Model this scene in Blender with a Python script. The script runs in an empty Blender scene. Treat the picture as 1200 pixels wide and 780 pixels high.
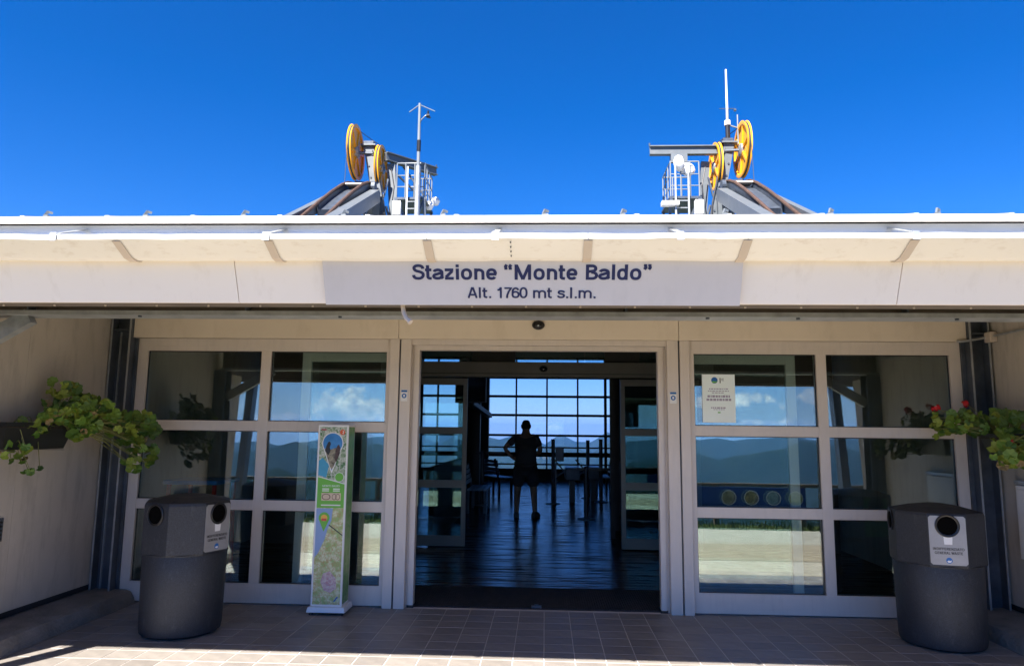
import bpy, bmesh, math, random
from math import sin, cos, pi, radians
from mathutils import Vector, Matrix, noise
random.seed(11)
sc = bpy.context.scene
col = sc.collection

# ------------------------------------------------------------------ camera
cam_d = bpy.data.cameras.new("camera"); cam = bpy.data.objects.new("camera", cam_d); col.objects.link(cam)
cam_d.sensor_fit = 'HORIZONTAL'; cam_d.sensor_width = 36.0; cam_d.lens = 25.2
cam_d.clip_start = 0.05; cam_d.clip_end = 120000
_a, _b, _w = (0.9988951, 0.04567257, 0.01107255), (-0.00472424, -0.13682758, 0.99058361), (-0.04675753, 0.98954142, 0.13646063)
M = Matrix(((_a[0], _b[0], -_w[0], 0), (_a[1], _b[1], -_w[1], -6.5473), (_a[2], _b[2], -_w[2], 1.55), (0, 0, 0, 1)))
cam.matrix_world = M
sc.camera = cam

# ------------------------------------------------------------------ sun, sky, exposure
SUN = Vector((-0.35, -0.828, 1.0)).normalized()
SUN_EL = math.asin(SUN.z); SUN_ROT = math.atan2(SUN.x, SUN.y) % (2*pi)
ld = bpy.data.lights.new("sun", 'SUN'); ld.energy = 5.0; ld.angle = radians(0.53); ld.color = (1.0, 0.95, 0.88)
lo = bpy.data.objects.new("sun", ld); col.objects.link(lo)
lo.rotation_euler = (-SUN).to_track_quat('-Z', 'Y').to_euler()
wd = bpy.data.worlds.new("World"); sc.world = wd; wd.use_nodes = True
wn, wl = wd.node_tree.nodes, wd.node_tree.links
wn.clear()
def N(nt, t, **kw):
    n = nt.nodes.new(t)
    for k, v in kw.items(): setattr(n, k, v)
    return n
def mth(nt, op, a, b=None, clamp=False):
    n = nt.nodes.new('ShaderNodeMath'); n.operation = op; n.use_clamp = clamp
    for i, v in enumerate((a, b)):
        if v is None: continue
        if isinstance(v, (int, float)): n.inputs[i].default_value = v
        else: nt.links.new(v, n.inputs[i])
    return n.outputs[0]
def mix(nt, fac, a, b, mode='MIX'):
    n = nt.nodes.new('ShaderNodeMix'); n.data_type = 'RGBA'; n.blend_type = mode; n.clamp_factor = True
    for s, v in ((0, fac), (6, a), (7, b)):
        if hasattr(v, 'is_output') or hasattr(v, 'links'): nt.links.new(v, n.inputs[s])
        elif s == 0: n.inputs[0].default_value = v
        else: n.inputs[s].default_value = (*v, 1) if len(v) == 3 else v
    return n.outputs[2]
W = wd.node_tree
sky = N(W, 'ShaderNodeTexSky', sky_type='NISHITA'); sky.sun_disc = False
sky.sun_elevation = SUN_EL; sky.sun_rotation = SUN_ROT
sky.altitude = 1760; sky.air_density = 0.9; sky.dust_density = 0.1; sky.ozone_density = 3.0
hs = N(W, 'ShaderNodeHueSaturation'); hs.inputs['Hue'].default_value = 0.508
hs.inputs['Saturation'].default_value = 1.40; hs.inputs['Value'].default_value = 0.95
wl.new(sky.outputs[0], hs.inputs['Color'])
tc = N(W, 'ShaderNodeTexCoord'); sep = N(W, 'ShaderNodeSeparateXYZ'); wl.new(tc.outputs['Generated'], sep.inputs[0])
nz = N(W, 'ShaderNodeTexNoise'); nz.inputs['Scale'].default_value = 34.0; nz.inputs['Detail'].default_value = 9; nz.inputs['Roughness'].default_value = 0.58
wl.new(tc.outputs['Generated'], nz.inputs['Vector'])
# low cumulus banks along the horizon: (direction), half width, half height
BANKS = (((-.262, -.965, .027), .070, .036), ((-.205, -.978, .018), .06, .024), ((-.35, -.936, .008), .06, .014), ((.245, -.969, .045), .075, .012), ((.34, -.940, .046), .03, .013),
         ((.29, -.957, .011), .13, .010), ((.0144, 1.0, .0075), .013, .006), ((.80, -.60, .035), .14, .03), ((-.82, -.57, .03), .16, .03), ((.93, .36, .03), .14, .025), ((-.90, .43, .03), .12, .03))
fld = None
for c_, a_, b_ in BANKS:
    vm_ = N(W, 'ShaderNodeVectorMath'); vm_.operation = 'SUBTRACT'; wl.new(tc.outputs['Generated'], vm_.inputs[0]); vm_.inputs[1].default_value = c_
    v2 = N(W, 'ShaderNodeVectorMath'); v2.operation = 'MULTIPLY'; wl.new(vm_.outputs[0], v2.inputs[0]); v2.inputs[1].default_value = (1/a_, 1/a_, 1/b_)
    v3 = N(W, 'ShaderNodeVectorMath'); v3.operation = 'LENGTH'; wl.new(v2.outputs[0], v3.inputs[0])
    f_ = mth(W, 'SUBTRACT', 1.0, v3.outputs['Value'])
    fld = f_ if fld is None else mth(W, 'MAXIMUM', fld, f_)
cl = mth(W, 'MULTIPLY', mth(W, 'SUBTRACT', mth(W, 'ADD', mth(W, 'MULTIPLY', fld, 0.30), nz.outputs[0]), 0.555), 9.0, True)
n2 = N(W, 'ShaderNodeTexNoise'); n2.inputs['Scale'].default_value = 60; n2.inputs['Detail'].default_value = 6
wl.new(tc.outputs['Generated'], n2.inputs['Vector'])
r2_ = N(W, 'ShaderNodeMapRange'); r2_.inputs[1].default_value = 0.35; r2_.inputs[2].default_value = 0.65; wl.new(n2.outputs[0], r2_.inputs[0])
ccol = mix(W, r2_.outputs[0], (4.2, 5.0, 6.4), (9.5, 9.4, 9.2))
low = N(W, 'ShaderNodeMapRange'); low.interpolation_type = 'SMOOTHSTEP'; low.inputs[1].default_value = -0.02; low.inputs[2].default_value = 0.22; wl.new(sep.outputs[2], low.inputs[0])
tint = mix(W, low.outputs[0], (0.50, 0.52, 0.66), (0.97, 0.92, 1.05))
skyt = mix(W, 1.0, hs.outputs[0], tint, 'MULTIPLY')
skyc = mix(W, cl, skyt, ccol)
bg = N(W, 'ShaderNodeBackground'); bg.inputs['Strength'].default_value = 0.060
wl.new(skyc, bg.inputs['Color'])
wo = N(W, 'ShaderNodeOutputWorld'); wl.new(bg.outputs[0], wo.inputs[0])
sc.view_settings.view_transform = 'Standard'; sc.view_settings.look = 'None'
sc.view_settings.exposure = 1.95; sc.view_settings.gamma = 1.0; sc.view_settings.use_curve_mapping = False
sc.render.engine = 'CYCLES'
cy = sc.cycles
cy.use_denoising = True; cy.max_bounces = 10; cy.diffuse_bounces = 5; cy.glossy_bounces = 6; cy.transmission_bounces = 8
cy.transparent_max_bounces = 24; cy.volume_bounces = 0; cy.caustics_reflective = False; cy.caustics_refractive = False

# ------------------------------------------------------------------ materials
MATS = {}
def pmat(name, c, rough=0.5, metal=0.0, var=0.08, vscale=3.0, bump=0.0, bscale=40.0, rnd=0.0, c2=None, stretch=None, spec=0.5, bdist=0.01, sheen=0.0):
    m = bpy.data.materials.new(name); m.use_nodes = True; nt = m.node_tree
    bs = nt.nodes['Principled BSDF']
    bs.inputs['Roughness'].default_value = rough; bs.inputs['Metallic'].default_value = metal
    bs.inputs['Specular IOR Level'].default_value = spec
    t = N(nt, 'ShaderNodeTexCoord'); v = t.outputs['Object']
    if stretch:
        g = N(nt, 'ShaderNodeMapping'); g.inputs['Scale'].default_value = stretch; nt.links.new(v, g.inputs[0]); v = g.outputs[0]
    nn = N(nt, 'ShaderNodeTexNoise'); nn.inputs['Scale'].default_value = vscale; nn.inputs['Detail'].default_value = 5; nn.inputs['Roughness'].default_value = 0.6
    nt.links.new(v, nn.inputs['Vector'])
    if c2 is None: lo_, hi_ = tuple(max(0, x*(1-var*1.6)) for x in c), tuple(min(1, x*(1+var*1.6)) for x in c)
    else: lo_, hi_ = c, c2
    r = N(nt, 'ShaderNodeMapRange'); r.inputs[1].default_value = 0.3; r.inputs[2].default_value = 0.7
    nt.links.new(nn.outputs[0], r.inputs[0])
    co = mix(nt, r.outputs[0], lo_, hi_)
    if rnd:
        oi = N(nt, 'ShaderNodeObjectInfo')
        h = N(nt, 'ShaderNodeHueSaturation'); nt.links.new(co, h.inputs['Color'])
        nt.links.new(mth(nt, 'ADD', mth(nt, 'MULTIPLY', oi.outputs['Random'], 2*rnd), 1-rnd), h.inputs['Value'])
        co = h.outputs[0]
    nt.links.new(co, bs.inputs['Base Color'])
    if bump:
        b2 = N(nt, 'ShaderNodeTexNoise'); b2.inputs['Scale'].default_value = bscale; b2.inputs['Detail'].default_value = 4
        nt.links.new(v, b2.inputs['Vector'])
        bp = N(nt, 'ShaderNodeBump'); bp.inputs['Strength'].default_value = bump; bp.inputs['Distance'].default_value = bdist
        nt.links.new(b2.outputs[0], bp.inputs['Height']); nt.links.new(bp.outputs[0], bs.inputs['Normal'])
    MATS[name] = m
    return m
def grime(m, tint=(0.25, 0.2, 0.15), amount=0.35, scale=(1.5, 1.5, 0.35), thresh=0.52):
    """streaky dirt over a painted surface"""
    nt = m.node_tree; bs = nt.nodes['Principled BSDF']
    src = bs.inputs['Base Color'].links[0].from_socket
    t = N(nt, 'ShaderNodeTexCoord'); g = N(nt, 'ShaderNodeMapping'); g.inputs['Scale'].default_value = scale
    nt.links.new(t.outputs['Object'], g.inputs[0])
    n = N(nt, 'ShaderNodeTexNoise'); n.inputs['Scale'].default_value = 4; n.inputs['Detail'].default_value = 8; n.inputs['Roughness'].default_value = 0.65
    nt.links.new(g.outputs[0], n.inputs['Vector'])
    f = mth(nt, 'MULTIPLY', mth(nt, 'MULTIPLY', mth(nt, 'SUBTRACT', n.outputs[0], thresh), 4.0, True), amount)
    nt.links.new(mix(nt, f, src, tint), bs.inputs['Base Color'])
    return m

CREAM = grime(pmat('cream_sheet', (0.70, 0.62, 0.52), 0.45, var=0.03, vscale=1.2), (0.42, 0.34, 0.25), 0.3, (1.2, 1.2, 0.5))
FASCIA = grime(pmat('fascia_paint', (0.93, 0.84, 0.765), 0.4, var=0.015, vscale=0.9, bump=0.05, bscale=2.5, bdist=0.02), (0.5, 0.40, 0.30), 0.22, (3, 3, 0.4), 0.55)
GUTTER = grime(pmat('gutter_paint', (0.81, 0.795, 0.77), 0.35, var=0.02, vscale=2.0, bump=0.12, bscale=3, bdist=0.01), (0.42, 0.33, 0.24), 0.42, (3, 6, 1.5), 0.55)
STRIP = pmat('strip_paint', (0.55, 0.47, 0.40), 0.5, var=0.05)
FRAME = grime(pmat('frame_paint', (0.62, 0.56, 0.51), 0.4, var=0.03, vscale=2.0), (0.35, 0.33, 0.32), 0.22, (6, 6, 0.9), 0.5)
WALL = grime(pmat('wall_panel', (0.46, 0.425, 0.38), 0.6, var=0.06, vscale=1.5, bump=0.05, bscale=6), (0.17, 0.15, 0.13), 0.4, (1.5, 2.5, 0.5), 0.49)
STEEL = pmat('galvanised_steel', (0.36, 0.38, 0.40), 0.45, 0.55, var=0.14, vscale=9, bump=0.05, bscale=60)
STEELD = pmat('dark_steel', (0.075, 0.09, 0.115), 0.35, 0.3, var=0.2, vscale=5)
BEAM = grime(pmat('beam_paint', (0.10, 0.085, 0.075), 0.6, var=0.15, vscale=4), (0.2, 0.15, 0.11), 0.3, (1, 1, 4))
SOFFIT = pmat('soffit_sheet', (0.60, 0.53, 0.45), 0.7, var=0.1)
SIGNM = grime(pmat('sign_sheet', (0.66, 0.61, 0.61), 0.35, 0.0, var=0.025, vscale=1.5), (0.42, 0.40, 0.40), 0.16, (3, 3, .8), 0.5)
NAVY = pmat('navy_lettering', (0.006, 0.012, 0.085), 0.5, var=0.05)
BLACK = pmat('black_plastic', (0.012, 0.012, 0.014), 0.35, var=0.1)
RUBBER = pmat('black_rubber', (0.02, 0.02, 0.022), 0.75, var=0.2, bump=0.3, bscale=90)
WHITE = pmat('white_plastic', (0.72, 0.72, 0.72), 0.4, var=0.03)
CONC = grime(pmat('kerb_concrete', (0.20, 0.185, 0.165), 0.9, var=0.2, vscale=6, bump=0.7, bscale=35, bdist=0.02), (0.09, 0.08, 0.07), 0.5, (3, 3, 3), 0.5)
GROUT = pmat('grout', (0.58, 0.54, 0.51), 0.9, var=0.1)
TILE = grime(pmat('porcelain_tile', (0.228, 0.204, 0.182), 0.42, var=0.10, vscale=9, bump=0.08, bscale=60, rnd=0.12), (0.12, 0.11, 0.105), 0.5, (1.0, 1.0, 1.0), 0.48)
BINM = grime(pmat('bin_plastic', (0.021, 0.024, 0.031), 0.58, var=0.32, vscale=130, bump=0.3, bscale=200, bdist=0.003), (0.10, 0.10, 0.105), 0.5, (7, 7, 3), 0.57)
PLATE = pmat('brushed_plate', (0.31, 0.31, 0.32), 0.42, 0.25, var=0.05, vscale=8)
GREENP = pmat('green_plate', (0.03, 0.25, 0.06), 0.45, var=0.05)
MATM = pmat('entrance_mat', (0.035, 0.035, 0.04), 0.85, var=0.25, vscale=20, bump=0.4, bscale=150)
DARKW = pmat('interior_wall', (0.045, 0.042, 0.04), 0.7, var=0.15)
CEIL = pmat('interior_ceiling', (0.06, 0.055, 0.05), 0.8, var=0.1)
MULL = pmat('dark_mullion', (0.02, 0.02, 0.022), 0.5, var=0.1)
DOORM = pmat('door_aluminium', (0.24, 0.215, 0.19), 0.4, 0.2, var=0.05)
YEL = grime(pmat('yellow_paint', (0.80, 0.36, 0.012), 0.38, var=0.06, vscale=3), (0.35, 0.14, 0.01), 0.4, (2, 2, 2), 0.52)
RUST = pmat('rusty_rail', (0.075, 0.042, 0.03), 0.7, 0.2, var=0.35, vscale=12)
TOWER = grime(pmat('tower_paint', (0.105, 0.12, 0.135), 0.5, 0.15, var=0.06, vscale=4), (0.2, 0.19, 0.18), 0.4, (1, 1, 0.5), 0.52)
PALE = pmat('pale_paint', (0.16, 0.18, 0.20), 0.45, var=0.05)
CABLE = pmat('steel_cable', (0.03, 0.03, 0.033), 0.5, 0.4)
SLAB = pmat('roof_sheet', (0.42, 0.43, 0.45), 0.45, 0.3, var=0.08, vscale=1)
DRIP = pmat('drip_sheet', (0.40, 0.43, 0.48), 0.35, 0.35, var=0.06, vscale=2)
ROOFW = grime(pmat('roof_edge_paint', (0.80, 0.77, 0.72), 0.4, var=0.03), (0.5, 0.42, 0.33), 0.3, (3, 1, 1), 0.52)
RED = pmat('red_petal', (0.55, 0.012, 0.02), 0.6, var=0.2, vscale=30)
BOXM = pmat('planter_plastic', (0.010, 0.011, 0.011), 0.5, var=0.2)
SOIL = pmat('soil', (0.035, 0.025, 0.018), 0.95, var=0.3, bump=0.8, bscale=60)
STEM = pmat('plant_stem', (0.16, 0.17, 0.05), 0.6, var=0.2)
SKIN = pmat('skin', (0.42, 0.25, 0.17), 0.55, var=0.06)
HAIR = pmat('hair', (0.02, 0.015, 0.012), 0.7, var=0.2)
SHIRT = pmat('dark_cloth', (0.075, 0.072, 0.08), 0.85, var=0.1, bump=0.4, bscale=14, bdist=0.02)
SHORTS = pmat('navy_cloth', (0.05, 0.052, 0.065), 0.9, var=0.1, bump=0.3, bscale=14, bdist=0.02)
SHOE = pmat('shoe', (0.12, 0.11, 0.11), 0.7, var=0.2)
BENCHB = pmat('bench_paint', (0.35, 0.42, 0.5), 0.4, 0.3, var=0.05)
BLUE = pmat('blue_laminate', (0.015, 0.27, 0.75), 0.35, var=0.05)
REDP = pmat('red_paint', (0.7, 0.04, 0.03), 0.4, var=0.05)
WOOD = pmat('railing_wood', (0.20, 0.14, 0.09), 0.8, var=0.2, vscale=6)
BANNER = pmat('banner_blue', (0.008, 0.05, 0.20), 0.6, var=0.1)
INK = pmat('print_ink', (0.02, 0.02, 0.022), 0.5)
INKG = pmat('grey_ink', (0.35, 0.32, 0.42), 0.6)
LOGO = pmat('logo_blue', (0.02, 0.13, 0.40), 0.5)
GREENI = pmat('print_green', (0.13, 0.42, 0.045), 0.45, var=0.05)
LEAFM = []
for i, (c, c2) in enumerate((((0.06, 0.14, 0.012), (0.14, 0.22, 0.02)), ((0.12, 0.19, 0.014), (0.25, 0.29, 0.03)), ((0.03, 0.09, 0.012), (0.07, 0.14, 0.02)), ((0.22, 0.13, 0.05), (0.32, 0.25, 0.11)))):
    LEAFM.append(pmat('leaf_%s' % 'abcd'[i], c, 0.55, vscale=25, c2=c2, rnd=0.25))

def glass_mat(name, refl, tint=(0.86, 0.95, 0.93), gl=(0.90, 0.96, 0.97)):
    m = bpy.data.materials.new(name); m.use_nodes = True; nt = m.node_tree; nt.nodes.clear()
    o = N(nt, 'ShaderNodeOutputMaterial'); mx = N(nt, 'ShaderNodeMixShader')
    tr = N(nt, 'ShaderNodeBsdfTransparent'); tr.inputs[0].default_value = (*tint, 1)
    g = N(nt, 'ShaderNodeBsdfGlossy'); g.inputs['Roughness'].default_value = 0.0; g.inputs['Color'].default_value = (*gl, 1)
    t = N(nt, 'ShaderNodeTexCoord'); nn = N(nt, 'ShaderNodeTexNoise'); nn.inputs['Scale'].default_value = 2.2; nn.inputs['Detail'].default_value = 1
    nt.links.new(t.outputs['Object'], nn.inputs['Vector'])
    bp = N(nt, 'ShaderNodeBump'); bp.inputs['Strength'].default_value = 0.03; bp.inputs['Distance'].default_value = 0.01
    nt.links.new(nn.outputs[0], bp.inputs['Height']); nt.links.new(bp.outputs[0], g.inputs['Normal'])
    lw = N(nt, 'ShaderNodeLayerWeight'); lw.inputs[0].default_value = 0.25
    sm = N(nt, 'ShaderNodeTexNoise'); sm.inputs['Scale'].default_value = 3.5; sm.inputs['Detail'].default_value = 7; sm.inputs['Roughness'].default_value = .7; nt.links.new(t.outputs['Object'], sm.inputs['Vector'])
    f = mth(nt, 'ADD', mth(nt, 'MULTIPLY', lw.outputs['Fresnel'], 0.5), mth(nt, 'MULTIPLY', mth(nt, 'ADD', mth(nt, 'MULTIPLY', sm.outputs[0], .5), .75), refl), True)
    nt.links.new(f, mx.inputs[0]); nt.links.new(tr.outputs[0], mx.inputs[1]); nt.links.new(g.outputs[0], mx.inputs[2])
    nt.links.new(mx.outputs[0], o.inputs[0])
    return m
GLASS = glass_mat('storefront_glass', 0.145)
GLASSI = glass_mat('inner_glass', 0.12, (0.80, 0.93, 0.92))
GLASSC = glass_mat('clear_glass', 0.02, (0.80, 0.87, 0.95))

# ------------------------------------------------------------------ mesh builder
class MB:
    def __init__(s): s.v = []; s.f = []
    def add(s, vs, fs):
        n = len(s.v); s.v += [tuple(x) for x in vs]; s.f += [tuple(n+i for i in f) for f in fs]; return s
    def box(s, x0, x1, y0, y1, z0, z1):
        if x0 > x1: x0, x1 = x1, x0
        if y0 > y1: y0, y1 = y1, y0
        vs = [(x, y, z) for z in (z0, z1) for y in (y0, y1) for x in (x0, x1)]
        return s.add(vs, [(0, 2, 3, 1), (4, 5, 7, 6), (0, 1, 5, 4), (2, 6, 7, 3), (0, 4, 6, 2), (1, 3, 7, 5)])
    def prism(s, poly, fn0, fn1):
        """polygon [(u,v)] mapped by two functions to 3-D, joined"""
        n = len(poly); vs = [fn0(*p) for p in poly] + [fn1(*p) for p in poly]
        return s.add(vs, [tuple(range(n))[::-1], tuple(range(n, 2*n))] + [(i, (i+1) % n, n+(i+1) % n, n+i) for i in range(n)])
    def exy(s, poly, z0, z1): return s.prism(poly, lambda x, y: (x, y, z0), lambda x, y: (x, y, z1))
    def exz(s, poly, y0, y1): return s.prism(poly, lambda x, z: (x, y0, z), lambda x, z: (x, y1, z))
    def eyz(s, poly, x0, x1): return s.prism(poly, lambda y, z: (x0, y, z), lambda y, z: (x1, y, z))
    def bar(s, p0, p1, w, h, up=(0, 0, 1)):
        p0, p1 = Vector(p0), Vector(p1); d = (p1-p0).normalized(); u = Vector(up)
        if abs(d.dot(u)) > 0.99: u = Vector((0, 1, 0))
        r = d.cross(u).normalized(); u = r.cross(d)
        q = [(-w/2, -h/2), (w/2, -h/2), (w/2, h/2), (-w/2, h/2)]
        return s.prism(q, lambda a, b: p0+r*a+u*b, lambda a, b: p1+r*a+u*b)
    def cyl(s, p0, p1, r, n=12, r2=None):
        p0, p1 = Vector(p0), Vector(p1); d = (p1-p0).normalized()
        u = d.orthogonal().normalized(); w = d.cross(u); r2 = r if r2 is None else r2
        vs = [p0+(u*cos(2*pi*i/n)+w*sin(2*pi*i/n))*r for i in range(n)] + [p1+(u*cos(2*pi*i/n)+w*sin(2*pi*i/n))*r2 for i in range(n)]
        return s.add(vs, [tuple(range(n))[::-1], tuple(range(n, 2*n))] + [(i, (i+1) % n, n+(i+1) % n, n+i) for i in range(n)])
    def tube(s, path, r, n=8):
        path = [Vector(p) for p in path]; rings = []; u = None
        for i, p in enumerate(path):
            d = (path[min(i+1, len(path)-1)]-path[max(i-1, 0)]).normalized()
            u = d.orthogonal().normalized() if u is None else (u-d*u.dot(d)).normalized()
            w = d.cross(u); rr = r[i] if isinstance(r, (list, tuple)) else r
            rings.append([p+(u*cos(2*pi*k/n)+w*sin(2*pi*k/n))*rr for k in range(n)])
        vs = [v for q in rings for v in q]; m = len(path)
        fs = [(i*n+k, i*n+(k+1) % n, (i+1)*n+(k+1) % n, (i+1)*n+k) for i in range(m-1) for k in range(n)]
        return s.add(vs, fs+[tuple(range(n))[::-1], tuple(range((m-1)*n, m*n))])
    def lathe(s, prof, mat, n=32, closed=False):
        """profile [(r, h)] turned about local z, placed by matrix"""
        vs = [mat @ Vector((r*cos(2*pi*k/n), r*sin(2*pi*k/n), h)) for r, h in prof for k in range(n)]
        m = len(prof); rng = range(m if closed else m-1)
        fs = [(i*n+k, i*n+(k+1) % n, ((i+1) % m)*n+(k+1) % n, ((i+1) % m)*n+k) for i in rng for k in range(n)]
        if not closed: fs += [tuple(range(n))[::-1], tuple(range((m-1)*n, m*n))]
        return s.add(vs, fs)
    def poly(s, pts): return s.add(pts, [tuple(range(len(pts)))])
    def mesh(s, name, mat, smooth=False):
        me = bpy.data.meshes.new(name); me.from_pydata(s.v, [], s.f); me.validate()
        bm = bmesh.new(); bm.from_mesh(me); bmesh.ops.recalc_face_normals(bm, faces=bm.faces); bm.to_mesh(me); bm.free()
        if smooth:
            me.polygons.foreach_set('use_smooth', [True]*len(me.polygons))
            me.set_sharp_from_angle(angle=radians(35))
        if mat: me.materials.append(mat)
        return me
    def build(s, name, mat, parent=None, smooth=False, bevel=0.0, label=None):
        o = bpy.data.objects.new(name, s.mesh(name, mat, smooth)); col.objects.link(o)
        if parent: o.parent = parent
        if bevel:
            b = o.modifiers.new('bevel', 'BEVEL'); b.width = bevel; b.segments = 2; b.limit_method = 'ANGLE'; b.angle_limit = radians(40); b.harden_normals = False
        if label: o['label'] = label
        return o
def inst(name, me, parent=None, loc=(0, 0, 0), rot=(0, 0, 0), scale=(1, 1, 1), label=None):
    o = bpy.data.objects.new(name, me); col.objects.link(o); o.parent = parent; o.location = loc; o.rotation_euler = rot; o.scale = scale
    if label: o['label'] = label
    return o
def tag(o, label=None, cat=None, group=None, kind=None):
    for k, v in (('label', label), ('category', cat), ('group', group), ('kind', kind)):
        if v: o[k] = v
    return o
def thing(name, label, cat, loc=(0, 0, 0), rz=0.0, group=None):
    o = bpy.data.objects.new(name, None); col.objects.link(o); o.location = loc; o.rotation_euler = (0, 0, rz); o.empty_display_size = 0.2
    return tag(o, label, cat, group)
def arc(cx, cy, rx, ry, a0, a1, n=14):
    return [(cx+rx*cos(radians(a0+(a1-a0)*i/n)), cy+ry*sin(radians(a0+(a1-a0)*i/n))) for i in range(n+1)]
def sup(cx, cy, rx, ry, a0, a1, n=18, e=2.35):     # squarish bowl, as in grotesque type
    o = []
    for i in range(n+1):
        a = radians(a0+(a1-a0)*i/n); c, q = cos(a), sin(a)
        o.append((cx+rx*math.copysign(abs(c)**(2/e), c), cy+ry*math.copysign(abs(q)**(2/e), q)))
    return o
SS = [(.615, .72), (.595, .83), (.50, .905), (.36, .925), (.22, .90), (.135, .81), (.14, .68), (.24, .585), (.38, .54), (.52, .485), (.615, .39), (.615, .25), (.53, .13), (.37, .078), (.21, .10), (.115, .18), (.085, .305)]
def spline(p, k=4):
    o = []
    for i in range(len(p)-1):
        a, b, c, d = p[max(i-1, 0)], p[i], p[i+1], p[min(i+2, len(p)-1)]
        for q in range(k):
            t = q/k; o.append(tuple(.5*((2*b[n])+(-a[n]+c[n])*t+(2*a[n]-5*b[n]+4*c[n]-d[n])*t*t+(-a[n]+3*b[n]-3*c[n]+d[n])*t**3) for n in (0, 1)))
    return o+[p[-1]]
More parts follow.
